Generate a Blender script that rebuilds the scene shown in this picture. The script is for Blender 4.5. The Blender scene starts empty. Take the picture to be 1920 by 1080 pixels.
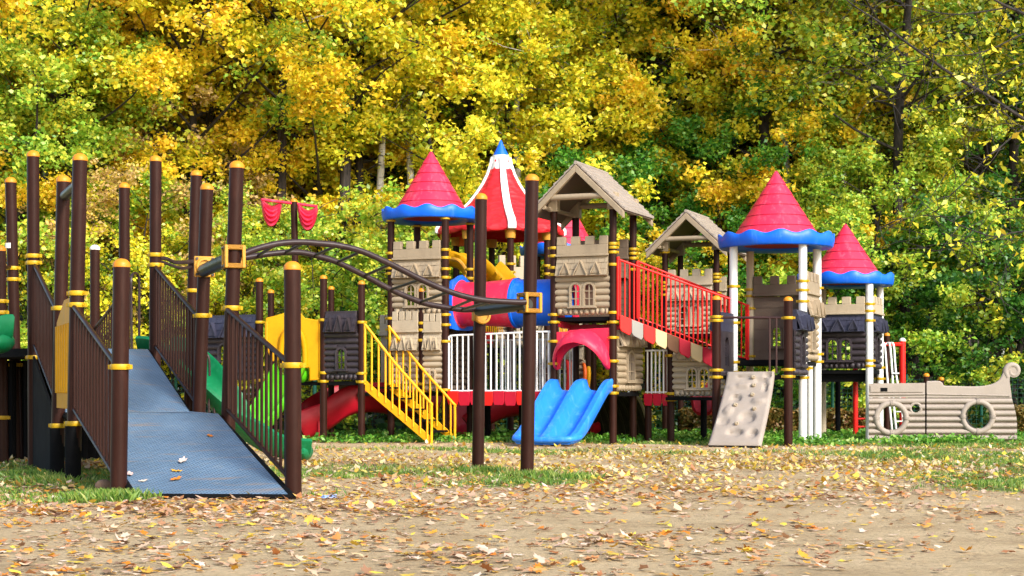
import bpy, math, random
import numpy as np
from mathutils import Vector, Matrix
R = math.radians
PI = math.pi

# ------------------------------------------------------------------ camera, sky, sun, exposure
F, HE, HY = 3100.0, 0.8, 733.0           # focal length in photo pixels, eye height, horizon row
scene = bpy.context.scene
cam = bpy.data.cameras.new('camera')
cam.sensor_width = 36
cam.lens = F / 1920 * 36
cam.shift_y = (HY - 540) / 1920
cam.clip_end = 600
camo = bpy.data.objects.new('camera', cam)
camo.location = (0, 0, HE)
camo.rotation_euler = (R(90), 0, 0)
scene.collection.objects.link(camo)
scene.camera = camo
SUN_EL, SUN_AZ = 34.0, 142.0             # azimuth clockwise from +Y: behind the camera, to its right
w = bpy.data.worlds.new('World')
scene.world = w
w.use_nodes = True
nt = w.node_tree
bg = nt.nodes['Background']
sky = nt.nodes.new('ShaderNodeTexSky')
sky.sky_type = 'NISHITA'
sky.sun_disc = False
sky.sun_elevation = R(SUN_EL)
sky.sun_rotation = R(SUN_AZ)
sky.dust_density = 2.0
sky.air_density = 1.0
nt.links.new(sky.outputs[0], bg.inputs[0])
bg.inputs[1].default_value = 0.15
sl = bpy.data.lights.new('sun', 'SUN')
sl.energy = 2.15
sl.angle = R(13)
sl.color = (1.0, 0.985, 0.95)
so = bpy.data.objects.new('sun', sl)
sd = Vector((math.sin(R(SUN_AZ)) * math.cos(R(SUN_EL)), math.cos(R(SUN_AZ)) * math.cos(R(SUN_EL)), math.sin(R(SUN_EL))))
so.rotation_euler = sd.to_track_quat('Z', 'Y').to_euler()
so.location = (0, 0, 30)
scene.collection.objects.link(so)
scene.view_settings.view_transform = 'Standard'
scene.view_settings.look = 'None'
scene.view_settings.gamma = 1.0
scene.view_settings.exposure = 1.12
scene.cycles.max_bounces = 6
scene.cycles.diffuse_bounces = 3
scene.cycles.glossy_bounces = 2
scene.cycles.transmission_bounces = 2

COL = scene.collection
def srgb(r, g, b):
    f = lambda c: (c / 255 / 12.92) if c / 255 <= 0.04045 else ((c / 255 + 0.055) / 1.055) ** 2.4
    return (f(r), f(g), f(b), 1)
def wx(px, Y): return (px - 960) / F * Y
def wz(py, Y): return HE + (HY - py) / F * Y
def P(px, py, Y): return Vector((wx(px, Y), Y, wz(py, Y)))
# the playground's own grid: origin at the left cone tower's front left post
U = Vector((0.923, -0.385, 0)); V = Vector((0.385, 0.923, 0))
O = Vector((-1.94, 26.5, 0))
def G(a, b, z=0.0): return O + U * a + V * b + Vector((0, 0, z))

# ------------------------------------------------------------------ materials
def nmat(name):
    m = bpy.data.materials.new(name); m.use_nodes = True
    t = m.node_tree
    return m, t, t.nodes['Principled BSDF']
def N(t, typ, **kw):
    n = t.nodes.new(typ)
    for k, v in kw.items(): setattr(n, k, v)
    return n
def ramp(t, stops, interp='LINEAR'):
    n = t.nodes.new('ShaderNodeValToRGB')
    cr = n.color_ramp; cr.interpolation = interp
    while len(cr.elements) < len(stops): cr.elements.new(0.5)
    for e, (p, c) in zip(cr.elements, stops):
        e.position = p; e.color = c
    return n
def plastic(name, col, rough=0.42, var=0.22, dirt=None, bump=0.08, scale=3.0, fade=0.0, spec=0.4, streak=0):
    m, t, b = nmat(name)
    tc = N(t, 'ShaderNodeTexCoord')
    n1 = N(t, 'ShaderNodeTexNoise'); n1.inputs['Scale'].default_value = scale; n1.inputs['Detail'].default_value = 8
    n1.inputs['Roughness'].default_value = 0.65
    t.links.new(tc.outputs['Object'], n1.inputs['Vector'])
    c = Vector(col[:3])
    dk = [x * (1 - var) for x in col[:3]] + [1]
    lt = [min(1, x * (1 + var * 0.7) + fade) for x in col[:3]] + [1]
    rp = ramp(t, [(0.3, dk), (0.52, list(col[:3]) + [1]), (0.75, lt)])
    t.links.new(n1.outputs['Fac'], rp.inputs['Fac'])
    out = rp.outputs['Color']
    if dirt:
        n2 = N(t, 'ShaderNodeTexNoise'); n2.inputs['Scale'].default_value = 9; n2.inputs['Detail'].default_value = 10
        n2.inputs['Roughness'].default_value = 0.75
        if streak:
            mp = N(t, 'ShaderNodeMapping'); mp.inputs['Scale'].default_value = (1, 1, streak); t.links.new(tc.outputs['Object'], mp.inputs[0]); t.links.new(mp.outputs[0], n2.inputs['Vector'])
        else: t.links.new(tc.outputs['Object'], n2.inputs['Vector'])
        r2 = ramp(t, [(0.52, (0, 0, 0, 1)), (0.72, (1, 1, 1, 1))])
        t.links.new(n2.outputs['Fac'], r2.inputs['Fac'])
        mu = N(t, 'ShaderNodeMath', operation='MULTIPLY'); mu.inputs[1].default_value = dirt[1]
        t.links.new(r2.outputs['Color'], mu.inputs[0])
        mx = N(t, 'ShaderNodeMix', data_type='RGBA')
        t.links.new(mu.outputs[0], mx.inputs['Factor'])
        t.links.new(out, mx.inputs[6]); mx.inputs[7].default_value = dirt[0]
        out = mx.outputs[2]
    t.links.new(out, b.inputs['Base Color'])
    rr = N(t, 'ShaderNodeMapRange'); rr.inputs['To Min'].default_value = rough - 0.1; rr.inputs['To Max'].default_value = rough + 0.16
    t.links.new(n1.outputs['Fac'], rr.inputs['Value']); t.links.new(rr.outputs[0], b.inputs['Roughness'])
    b.inputs['Specular IOR Level'].default_value = spec
    if bump:
        n3 = N(t, 'ShaderNodeTexNoise'); n3.inputs['Scale'].default_value = 40; n3.inputs['Detail'].default_value = 4
        t.links.new(tc.outputs['Object'], n3.inputs['Vector'])
        bp = N(t, 'ShaderNodeBump'); bp.inputs['Strength'].default_value = bump; bp.inputs['Distance'].default_value = 0.02
        t.links.new(n3.outputs['Fac'], bp.inputs['Height']); t.links.new(bp.outputs[0], b.inputs['Normal'])
    return m
DUST = (0.34, 0.28, 0.2, 1)
M = {}
M['brown'] = plastic('brown painted steel', srgb(46, 23, 16), 0.38, 0.16, (srgb(84, 50, 38), 0.3), 0.03, 4, spec=0.14, streak=.22)
M['brown2'] = plastic('dark brown painted steel', srgb(64, 40, 36), 0.42, 0.15, None, 0.03, 4)
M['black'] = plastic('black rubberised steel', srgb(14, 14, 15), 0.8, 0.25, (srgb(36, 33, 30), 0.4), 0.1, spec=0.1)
M['cap'] = plastic('yellow orange plastic cap', srgb(214, 134, 18), 0.45, 0.14, (srgb(150, 92, 24), .3), 0.03)
M['clamp'] = plastic('yellow plastic clamp', srgb(192, 152, 10), 0.45, 0.16, (srgb(120, 96, 30), 0.4), 0.05, 8)
M['clampo'] = plastic('orange yellow clamp plate', srgb(200, 142, 42), 0.5, 0.16, (srgb(150, 100, 40), 0.5), 0.05, 8)
M['bolt'] = plastic('bolt steel', srgb(70, 60, 50), 0.4, 0.1, None, 0)
M['whitecap'] = plastic('bleached white cap', srgb(225, 220, 208), 0.5, 0.1, None, 0.03)
M['red'] = plastic('red moulded plastic', srgb(226, 40, 72), 0.42, 0.1, (srgb(240, 140, 160), 0.4), 0.04, 2.0, streak=.22)
M['redbright'] = plastic('bright red paint', srgb(226, 26, 16), 0.4, 0.1, None, 0.02)
M['reddark'] = plastic('dark crimson plastic', srgb(176, 14, 34), 0.45, 0.2, None, 0.04, 2.0)
M['crimson'] = plastic('crimson skirt board', srgb(190, 10, 42), 0.5, 0.15, None, 0.04)
M['blue'] = plastic('blue moulded plastic', srgb(6, 100, 224), 0.42, 0.12, (srgb(90, 150, 225), 0.45), 0.04, 2.5, streak=.22)
M['slideblue'] = plastic('light blue slide plastic', srgb(36, 128, 236), 0.4, 0.1, (srgb(120, 180, 245), 0.5), 0.03, 2.5, streak=.22)
M['tan'] = plastic('taupe moulded plastic', srgb(156, 138, 112), 0.6, 0.16, (srgb(120, 102, 80), 0.5), 0.15, 3, streak=.22)
M['tan2'] = plastic('pale beige plastic', srgb(178, 161, 134), 0.6, 0.14, (srgb(140, 122, 100), 0.4), 0.15, 3, streak=.22)
M['tan3'] = plastic('weathered brown plank plastic', srgb(108, 91, 74), 0.65, 0.16, (srgb(96, 80, 64), 0.5), 0.15, 3, streak=.22)
M['pale'] = plastic('pinkish beige plastic', srgb(156, 143, 130), 0.6, 0.14, (srgb(150, 132, 112), 0.45), 0.12, 3, streak=.22)
M['darkplastic'] = plastic('charcoal moulded plastic', srgb(52, 44, 48), 0.5, 0.3, (srgb(96, 84, 82), 0.45), 0.15, 4, streak=.22)
M['slate'] = plastic('slate grey shingle plastic', srgb(50, 50, 66), 0.45, 0.25, (srgb(90, 88, 102), 0.4), 0.15, 5)
M['yellow'] = plastic('yellow painted steel', srgb(244, 172, 8), 0.4, 0.12, (srgb(180, 110, 20), 0.35), 0.02, 6)
M['yellowp'] = plastic('yellow moulded plastic', srgb(204, 144, 0), 0.5, 0.14, (srgb(170, 114, 10), 0.3), 0.05, spec=.2)
M['white'] = plastic('white painted steel', srgb(232, 230, 224), 0.42, 0.08, (srgb(170, 160, 145), 0.35), 0.02, 6, streak=.22)
M['cream'] = plastic('cream board', srgb(214, 184, 132), 0.55, 0.1, None, 0.04)
M['grey'] = plastic('grey board', srgb(150, 146, 136), 0.55, 0.1, None, 0.04)
M['brownboard'] = plastic('brown board', srgb(104, 66, 36), 0.55, 0.1, None, 0.04)
M['green'] = plastic('green slide plastic', srgb(2, 112, 62), 0.4, 0.14, (srgb(70, 160, 120), 0.3), 0.03, 2.5)
M['lime'] = plastic('lime green plastic', srgb(74, 168, 14), 0.4, 0.12, None, 0.03, 2.5)
M['fence'] = plastic('dark green fence paint', srgb(18, 84, 66), 0.5, 0.15, None, 0)
M['orange'] = plastic('orange plastic', srgb(226, 96, 14), 0.45, 0.12, None, 0.03)
M['ladder'] = plastic('grey brown rail paint', srgb(50, 36, 36), 0.36, 0.14, (srgb(100, 84, 80), 0.3), 0.02, 5, spec=.25)
M['tube'] = plastic('dark olive tube', srgb(44, 44, 34), 0.35, 0.2, None, 0.02, 5)
M['foil'] = plastic('crumpled blue white wrapper', srgb(150, 175, 220), 0.3, 0.4, None, 0.3, 20)
M['stone'] = plastic('brown field stone', srgb(140, 108, 84), 0.8, 0.3, None, 0.4, 6)

def brick_bump(name, col, sx, sy, dark=0.75, strength=0.4):
    m = plastic(name, col, 0.55, 0.14, (tuple(c * 0.7 for c in col[:3]) + (1,), 0.4), 0)
    t = m.node_tree; b = t.nodes['Principled BSDF']
    tc = N(t, 'ShaderNodeTexCoord')
    n = N(t, 'ShaderNodeTexVoronoi'); n.inputs['Scale'].default_value = sx
    mp = N(t, 'ShaderNodeMapping'); mp.inputs['Scale'].default_value = (1, 1, sy)
    t.links.new(tc.outputs['Object'], mp.inputs[0]); t.links.new(mp.outputs[0], n.inputs['Vector'])
    bp = N(t, 'ShaderNodeBump'); bp.inputs['Strength'].default_value = strength; bp.inputs['Distance'].default_value = 0.03
    t.links.new(n.outputs['Distance'], bp.inputs['Height']); t.links.new(bp.outputs[0], b.inputs['Normal'])
    return m
M['redshingle'] = brick_bump('red rippled roof plastic', srgb(222, 30, 40), 6.0, 2.2, 0.7, 0.9)
M['olive'] = plastic('dark olive plastic', srgb(48, 44, 26), 0.6, 0.25, (srgb(90, 80, 50), 0.4), 0.1)
M['stonepl'] = brick_bump('taupe stone textured plastic', srgb(160, 140, 116), 12.0, 1.4, 0.7, 0.6)

def ramp_metal():
    m, t, b = nmat('blue grey studded steel plate')
    tc = N(t, 'ShaderNodeTexCoord')
    mp = N(t, 'ShaderNodeMapping'); mp.inputs['Rotation'].default_value = (0, 0, R(45 + 23))
    t.links.new(tc.outputs['Object'], mp.inputs[0])
    sp = N(t, 'ShaderNodeSeparateXYZ'); t.links.new(mp.outputs[0], sp.inputs[0])
    outs = []
    for ax in 'XY':
        a = N(t, 'ShaderNodeMath', operation='MULTIPLY'); a.inputs[1].default_value = 2 * PI / 0.042
        t.links.new(sp.outputs[ax], a.inputs[0])
        s = N(t, 'ShaderNodeMath', operation='SINE'); t.links.new(a.outputs[0], s.inputs[0]); outs.append(s)
    mu = N(t, 'ShaderNodeMath', operation='MULTIPLY'); t.links.new(outs[0].outputs[0], mu.inputs[0]); t.links.new(outs[1].outputs[0], mu.inputs[1])
    nz = N(t, 'ShaderNodeTexNoise'); nz.inputs['Scale'].default_value = 1.6; nz.inputs['Detail'].default_value = 9; nz.inputs['Roughness'].default_value = 0.7
    t.links.new(tc.outputs['Object'], nz.inputs['Vector'])
    r1 = ramp(t, [(0.35, srgb(84, 108, 130)), (0.6, srgb(104, 130, 154)), (0.75, srgb(124, 140, 152))])
    t.links.new(nz.outputs['Fac'], r1.inputs['Fac'])
    r2 = ramp(t, [(0.35, (0, 0, 0, 1)), (0.7, (1, 1, 1, 1))])
    t.links.new(mu.outputs[0], r2.inputs['Fac'])
    sc2 = N(t, 'ShaderNodeMath', operation='MULTIPLY'); sc2.inputs[1].default_value = 0.85
    t.links.new(r2.outputs[0], sc2.inputs[0])
    mx = N(t, 'ShaderNodeMix', data_type='RGBA'); t.links.new(sc2.outputs[0], mx.inputs['Factor'])
    t.links.new(r1.outputs[0], mx.inputs[6]); mx.inputs[7].default_value = srgb(38, 52, 74)
    # worn brown smears across the tread lines
    w2 = N(t, 'ShaderNodeTexNoise'); w2.inputs['Scale'].default_value = 3.0; w2.inputs['Detail'].default_value = 6
    mp2 = N(t, 'ShaderNodeMapping'); mp2.inputs['Rotation'].default_value = (0, 0, R(23)); mp2.inputs['Scale'].default_value = (0.7, 4.5, 1)
    t.links.new(tc.outputs['Object'], mp2.inputs[0]); t.links.new(mp2.outputs[0], w2.inputs['Vector'])
    r3 = ramp(t, [(0.57, (0, 0, 0, 1)), (0.70, (0.55, 0.55, 0.55, 1))]); t.links.new(w2.outputs['Fac'], r3.inputs['Fac'])
    mx2 = N(t, 'ShaderNodeMix', data_type='RGBA'); t.links.new(r3.outputs[0], mx2.inputs['Factor'])
    t.links.new(mx.outputs[2], mx2.inputs[6]); mx2.inputs[7].default_value = srgb(140, 118, 96)
    t.links.new(mx2.outputs[2], b.inputs['Base Color'])
    b.inputs['Roughness'].default_value = 0.42
    bp = N(t, 'ShaderNodeBump'); bp.inputs['Strength'].default_value = 0.5; bp.inputs['Distance'].default_value = 0.006
    t.links.new(mu.outputs[0], bp.inputs['Height']); t.links.new(bp.outputs[0], b.inputs['Normal'])
    return m
M['plate'] = ramp_metal()

def leafmat(name, cols, trans=0.36, nscale=0.9, nmix=0.4, gloss=True):
    m = bpy.data.materials.new(name); m.use_nodes = True
    t = m.node_tree; t.nodes.clear()
    out = N(t, 'ShaderNodeOutputMaterial')
    geo = N(t, 'ShaderNodeNewGeometry'); tc = N(t, 'ShaderNodeTexCoord')
    nz = N(t, 'ShaderNodeTexNoise'); nz.inputs['Scale'].default_value = nscale; nz.inputs['Detail'].default_value = 3
    t.links.new(tc.outputs['Object'], nz.inputs['Vector'])
    mr = N(t, 'ShaderNodeMapRange'); mr.inputs['From Min'].default_value = 0.3; mr.inputs['From Max'].default_value = 0.7
    t.links.new(nz.outputs['Fac'], mr.inputs['Value'])
    mx = N(t, 'ShaderNodeMix', data_type='FLOAT'); mx.inputs['Factor'].default_value = nmix
    t.links.new(geo.outputs['Random Per Island'], mx.inputs[2]); t.links.new(mr.outputs[0], mx.inputs[3])
    k = len(cols)
    rp = ramp(t, [((i + 0.5) / k, c) for i, c in enumerate(cols)], 'LINEAR')
    t.links.new(mx.outputs[0], rp.inputs['Fac'])
    d = N(t, 'ShaderNodeBsdfDiffuse'); tr = N(t, 'ShaderNodeBsdfTranslucent')
    t.links.new(rp.outputs[0], d.inputs[0]); t.links.new(rp.outputs[0], tr.inputs[0])
    ms = N(t, 'ShaderNodeMixShader'); ms.inputs[0].default_value = trans
    t.links.new(d.outputs[0], ms.inputs[1]); t.links.new(tr.outputs[0], ms.inputs[2])
    last = ms
    if gloss:
        g = N(t, 'ShaderNodeBsdfGlossy'); g.inputs['Roughness'].default_value = 0.45; g.inputs[0].default_value = (1, 1, 1, 1)
        m2 = N(t, 'ShaderNodeMixShader'); m2.inputs[0].default_value = 0.03
        t.links.new(ms.outputs[0], m2.inputs[1]); t.links.new(g.outputs[0], m2.inputs[2]); last = m2
    t.links.new(last.outputs[0], out.inputs[0])
    return m
L = {}
L['yellow'] = leafmat('yellow oak leaves', [srgb(124, 164, 40), srgb(190, 206, 48), srgb(232, 226, 56), srgb(248, 232, 60), srgb(248, 222, 54), srgb(240, 200, 60)])
L['gold'] = leafmat('golden leaves', [srgb(190, 198, 44), srgb(240, 222, 48), srgb(250, 218, 46), srgb(250, 206, 50), srgb(244, 188, 62)])
L['lime'] = leafmat('yellow green leaves', [srgb(90, 142, 34), srgb(138, 182, 50), srgb(180, 206, 70), srgb(214, 216, 70), srgb(234, 214, 60)])
L['olive'] = leafmat('olive green leaves', [srgb(68, 106, 28), srgb(108, 140, 36), srgb(154, 164, 40), srgb(204, 190, 44), srgb(226, 190, 46)])
L['green'] = leafmat('green maple leaves', [srgb(44, 104, 30), srgb(66, 134, 38), srgb(96, 158, 46), srgb(128, 176, 54), srgb(176, 190, 60)])
L['dark'] = leafmat('dark green leaves', [srgb(38, 84, 28), srgb(56, 110, 36), srgb(82, 134, 42), srgb(116, 150, 48)])
L['tanl'] = leafmat('dry tan leaves', [srgb(140, 140, 50), srgb(206, 176, 100), srgb(222, 184, 130), srgb(224, 196, 70), srgb(190, 176, 60)])
L['litter'] = leafmat('dry fallen leaves', [srgb(96, 66, 46), srgb(212, 182, 150), srgb(168, 106, 60), srgb(230, 208, 186), srgb(218, 166, 56), srgb(200, 156, 122), srgb(210, 124, 36), srgb(226, 202, 80), srgb(150, 104, 70), srgb(226, 200, 174)], 0.15, 0.8, 0.1)
L['litterfar'] = leafmat('small yellow fallen leaves', [srgb(150, 136, 90), srgb(212, 190, 60), srgb(226, 206, 130), srgb(216, 198, 170), srgb(220, 170, 50), srgb(176, 136, 80), srgb(228, 212, 170)], 0.15, 0.5, 0.15)
L['grass'] = leafmat('green grass blades', [srgb(60, 100, 30), srgb(90, 132, 40), srgb(128, 156, 58), srgb(170, 170, 90)], 0.3, 0.8, 0.3)
L['weed'] = leafmat('green weed leaves', [srgb(56, 112, 28), srgb(84, 144, 40), srgb(118, 168, 54), srgb(156, 186, 76)], 0.3, 1.0, 0.3)
L['hedge'] = leafmat('brownish hedge leaves', [srgb(96, 84, 34), srgb(130, 110, 46), srgb(160, 120, 60), srgb(86, 104, 40), srgb(150, 90, 50)], 0.3, 1.0, 0.3)
L['floor'] = leafmat('dark woodland ground cover', [srgb(24, 52, 20), srgb(40, 76, 26), srgb(70, 92, 34), srgb(120, 110, 40)], 0.3, 0.5, 0.4)

def barkmat(name, dark, light, birch=False):
    m, t, b = nmat(name)
    tc = N(t, 'ShaderNodeTexCoord'); mp = N(t, 'ShaderNodeMapping')
    mp.inputs['Scale'].default_value = (1.0, 1.0, 5.0) if birch else (9, 9, 1.5)
    t.links.new(tc.outputs['Object'], mp.inputs[0])
    nz = N(t, 'ShaderNodeTexNoise'); nz.inputs['Scale'].default_value = 1.6; nz.inputs['Detail'].default_value = 8; nz.inputs['Roughness'].default_value = 0.7
    t.links.new(mp.outputs[0], nz.inputs['Vector'])
    rp = ramp(t, [(0.4, dark), (0.47 if birch else 0.7, light)])
    t.links.new(nz.outputs['Fac'], rp.inputs['Fac']); t.links.new(rp.outputs[0], b.inputs['Base Color'])
    b.inputs['Roughness'].default_value = 0.85
    bp = N(t, 'ShaderNodeBump'); bp.inputs['Strength'].default_value = 0.6; bp.inputs['Distance'].default_value = 0.04
    t.links.new(nz.outputs['Fac'], bp.inputs['Height']); t.links.new(bp.outputs[0], b.inputs['Normal'])
    return m
M['bark'] = barkmat('dark oak bark', srgb(26, 22, 20), srgb(70, 60, 52))
M['barkg'] = barkmat('grey bark', srgb(52, 48, 42), srgb(116, 106, 92))
M['birch'] = barkmat('white birch bark', srgb(40, 36, 34), srgb(196, 190, 180), True)

# ------------------------------------------------------------------ mesh helpers
class MB:
    def __init__(s): s.v = []; s.f = []
    def add(s, vs, fs):
        o = len(s.v); s.v.extend([tuple(p) for p in vs]); s.f.extend([tuple(i + o for i in f) for f in fs])
    def hexa(s, p):  # 8 points: bottom ring 0-3, top ring 4-7
        s.add(p, [(0, 3, 2, 1), (4, 5, 6, 7), (0, 1, 5, 4), (1, 2, 6, 5), (2, 3, 7, 6), (3, 0, 4, 7)])
    def box(s, c, sx, sy, sz, ex=Vector((1, 0, 0)), ey=Vector((0, 1, 0)), ez=Vector((0, 0, 1))):
        c = Vector(c); a = ex * sx / 2; b = ey * sy / 2; d = ez * sz / 2
        s.hexa([c - a - b - d, c + a - b - d, c + a + b - d, c - a + b - d, c - a - b + d, c + a - b + d, c + a + b + d, c - a + b + d])
    def tube(s, pts, r, n=10, cap=True):
        pts = [Vector(p) for p in pts]; k = len(pts)
        rs = r if isinstance(r, (list, tuple)) else [r] * k
        rings = []
        t0 = (pts[1] - pts[0]).normalized()
        ref = Vector((0, 0, 1)) if abs(t0.z) < 0.9 else Vector((1, 0, 0))
        x = t0.cross(ref).normalized()
        for i in range(k):
            t = (pts[min(i + 1, k - 1)] - pts[max(i - 1, 0)]).normalized()
            x = (x - t * x.dot(t)).normalized(); y = t.cross(x)
            rings.append([pts[i] + (x * math.cos(2 * PI * j / n) + y * math.sin(2 * PI * j / n)) * rs[i] for j in range(n)])
        vs = [p for rg in rings for p in rg]; fs = []
        for i in range(k - 1):
            for j in range(n):
                a, b = i * n + j, i * n + (j + 1) % n
                fs.append((a, b, b + n, a + n))
        if cap: fs.append(tuple(range(n - 1, -1, -1))); fs.append(tuple((k - 1) * n + j for j in range(n)))
        s.add(vs, fs)
    def lathe(s, prof, c, n=32, axis=None, wave=None, closed=False, a0=0):
        # prof: (r, z); axis z by default
        c = Vector(c); vs = []; fs = []
        if axis is None: ex, ey, ez = Vector((1, 0, 0)), Vector((0, 1, 0)), Vector((0, 0, 1))
        else:
            ez = axis.normalized(); ex = ez.cross(Vector((0, 0, 1)) if abs(ez.z) < 0.9 else Vector((1, 0, 0))).normalized(); ey = ez.cross(ex)
        k = len(prof)
        for i, (r, z) in enumerate(prof):
            for j in range(n):
                th = 2 * PI * j / n + a0
                zz, rr = z, r
                if wave: rr, zz = wave(i, th, r, z)
                vs.append(c + (ex * math.cos(th) + ey * math.sin(th)) * rr + ez * zz)
        for i in range(k if closed else k - 1):
            for j in range(n):
                a, b = i * n + j, i * n + (j + 1) % n
                i2 = (i + 1) % k
                c2, d2 = i2 * n + (j + 1) % n, i2 * n + j
                fs.append((a, b, c2, d2))
        s.add(vs, fs)
    def prism(s, poly, f0, f1):  # poly: 2D points; f0,f1 map (a,b)->Vector for both faces
        n = len(poly); vs = [f0(a, b) for a, b in poly] + [f1(a, b) for a, b in poly]
        fs = [tuple(range(n - 1, -1, -1)), tuple(range(n, 2 * n))] + [(i, (i + 1) % n, (i + 1) % n + n, i + n) for i in range(n)]
        s.add(vs, fs)
    def sweep(s, pts, prof, sides=None, cap=True):
        # closed profile (x across, y up) carried along pts; sides: horizontal across-vectors
        k = len(pts); n = len(prof); pts = [Vector(p) for p in pts]; vs = []; fs = []
        for i in range(k):
            t = (pts[min(i + 1, k - 1)] - pts[max(i - 1, 0)]).normalized()
            if sides is None: sd_ = t.cross(Vector((0, 0, 1))).normalized()
            elif isinstance(sides, Vector): sd_ = sides
            else: sd_ = sides[i]
            up = sd_.cross(t).normalized()
            for (a, b) in prof: vs.append(pts[i] + sd_ * a + up * b)
        for i in range(k - 1):
            for j in range(n):
                a, b = i * n + j, i * n + (j + 1) % n
                fs.append((a, b, b + n, a + n))
        if cap: fs.append(tuple(range(n - 1, -1, -1))); fs.append(tuple((k - 1) * n + j for j in range(n)))
        s.add(vs, fs)
    def ball(s, c, rx, ry, rz, n=12, m=7, rot=None):
        c = Vector(c); vs = []; fs = []
        for i in range(m + 1):
            ph = PI * i / m
            for j in range(n):
                th = 2 * PI * j / n
                p = Vector((rx * math.sin(ph) * math.cos(th), ry * math.sin(ph) * math.sin(th), rz * math.cos(ph)))
                if rot is not None: p = rot @ p
                vs.append(c + p)
        for i in range(m):
            for j in range(n): fs.append((i * n + j, (i + 1) * n + j, (i + 1) * n + (j + 1) % n, i * n + (j + 1) % n))
        s.add(vs, fs)
    def build(s, name, mat, parent=None, bevel=0, smooth=True, ang=40, sub=0, clean=False):
        me = bpy.data.meshes.new(name)
        me.from_pydata(s.v, [], s.f); me.update()
        import bmesh
        bm = bmesh.new(); bm.from_mesh(me)
        if clean: bmesh.ops.remove_doubles(bm, verts=bm.verts, dist=1e-5)
        bmesh.ops.recalc_face_normals(bm, faces=bm.faces)
        bm.to_mesh(me); bm.free()
        if smooth:
            me.shade_smooth(); me.set_sharp_from_angle(angle=R(ang))
        me.materials.append(mat)
        o = bpy.data.objects.new(name, me); COL.objects.link(o)
        if parent is not None:
            o.parent = parent
            # put geometry relative to the parent's world place
            off = parent.get('_w', (0, 0, 0))
            me.transform(Matrix.Translation(-Vector(off)))
        o['_w'] = tuple(parent['_w']) if parent is not None and '_w' in parent else (0.0, 0.0, 0.0)
        if bevel:
            b = o.modifiers.new('bevel', 'BEVEL'); b.width = bevel; b.segments = 2; b.limit_method = 'ANGLE'; b.angle_limit = R(50)
        return o
def tag(o, label=None, cat=None, group=None, kind=None):
    if label: o['label'] = label
    if cat: o['category'] = cat
    if group: o['group'] = group
    if kind: o['kind'] = kind
    return o
def thing(name, label, cat, loc, group=None):
    o = bpy.data.objects.new(name, None); COL.objects.link(o)
    o.location = loc; o['_w'] = tuple(loc); o.empty_display_size = 0.2
    return tag(o, label, cat, group, 'thing')
def lerp(a, b, t): return a + (b - a) * t
def smooth_path(pts, n=6):
    pts = [Vector(p) for p in pts]; out = []
    for i in range(len(pts) - 1):
        p0 = pts[max(i - 1, 0)]; p1 = pts[i]; p2 = pts[i + 1]; p3 = pts[min(i + 2, len(pts) - 1)]
        for k in range(n):
            t = k / n
            out.append(0.5 * ((2 * p1) + (p2 - p0) * t + (2 * p0 - 5 * p1 + 4 * p2 - p3) * t * t + (3 * p1 - p0 - 3 * p2 + p3) * t ** 3))
    out.append(pts[-1]); return out

# a playground post with dome cap and ring clamps
def post(th, base, ztop, r=0.057, mat='brown', rings=(), cap='cap', top=None, ring='clamp', rh=0.042, zb=-0.12, name='post'):
    base = Vector((base[0], base[1], 0)); top = Vector((top[0], top[1], 0)) if top is not None else base
    at = lambda z: Vector((lerp(base.x, top.x, z / ztop), lerp(base.y, top.y, z / ztop), z))
    mb = MB(); k = 4
    mb.tube([at(lerp(zb, ztop, i / k)) for i in range(k + 1)], r, 20)
    o = mb.build(name, M[mat], th)
    if cap:
        c = MB(); t = at(ztop)
        c.lathe([(0.001, 0.6 * r + 0.012), (0.35 * r, 0.56 * r + 0.012), (0.7 * r, 0.4 * r + 0.012), (0.95 * r, 0.16 * r + 0.01), (1.05 * r, 0.004), (1.05 * r, -0.016), (0.9 * r, -0.024)], t, 20)
        c.build('cap', M[cap], o)
    for z in rings:
        c = MB(); q = at(z); rr = r * 1.2
        c.lathe([(r * 0.9, -rh / 2), (rr * 0.96, -rh / 2), (rr, -rh / 2 + 0.006), (rr, rh / 2 - 0.006), (rr * 0.96, rh / 2), (r * 0.9, rh / 2)], q, 20)
        # ears with bolts
        for sgn in (1, -1):
            e = U * sgn
            c.box(q + e * (rr + 0.008), 0.03, 0.035, rh * 0.8, U, V)
            c.tube([q + e * (rr + 0.004) - V * 0.024, q + e * (rr + 0.004) + V * 0.024], 0.008, 6)
        c.build('clamp', M[ring], o)
    return o
def railing(th, a, b, z0a, z1a, z0b, z1b, n, mat, rb=0.012, rr=0.02, name='railing', loops=None):
    a = Vector((a[0], a[1], 0)); b = Vector((b[0], b[1], 0)); mb = MB()
    zt = lambda t: lerp(z1a, z1b, t); zb_ = lambda t: lerp(z0a, z0b, t)
    p = lambda t, z: lerp(a, b, t) + Vector((0, 0, z))
    if loops:
        q = 0.06 / (b - a).length
        mb.tube(smooth_path([p(0, z0a), p(0, zt(0) - 0.1), p(q * .35, zt(0) - 0.02), p(q * 1.3, zt(q)), p(0.3, zt(.3)), p(1 - q * 1.3, zt(1)), p(1 - q * .35, zt(1) - 0.02), p(1, zt(1) - 0.1), p(1, z0b)], 4), rr, 8)
    else:
        mb.tube([p(0, z1a), p(1, z1b)], rr, 10)
    mb.tube([p(0, z0a + 0.02), p(1, z0b + 0.02)], rr * 0.9, 8)
    for i in range(n):
        t = (i + 0.5) / n
        mb.tube([p(t, zb_(t)), p(t, zt(t))], rb, 8, cap=False)
    return mb.build(name, M[mat], th)
def deck(th, pts, z, t=0.06, mat='black', name='deck'):
    mb = MB(); mb.prism([(p[0], p[1]) for p in pts], lambda a, b: Vector((a, b, z - t)), lambda a, b: Vector((a, b, z)))
    return mb.build(name, M[mat], th)

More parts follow.
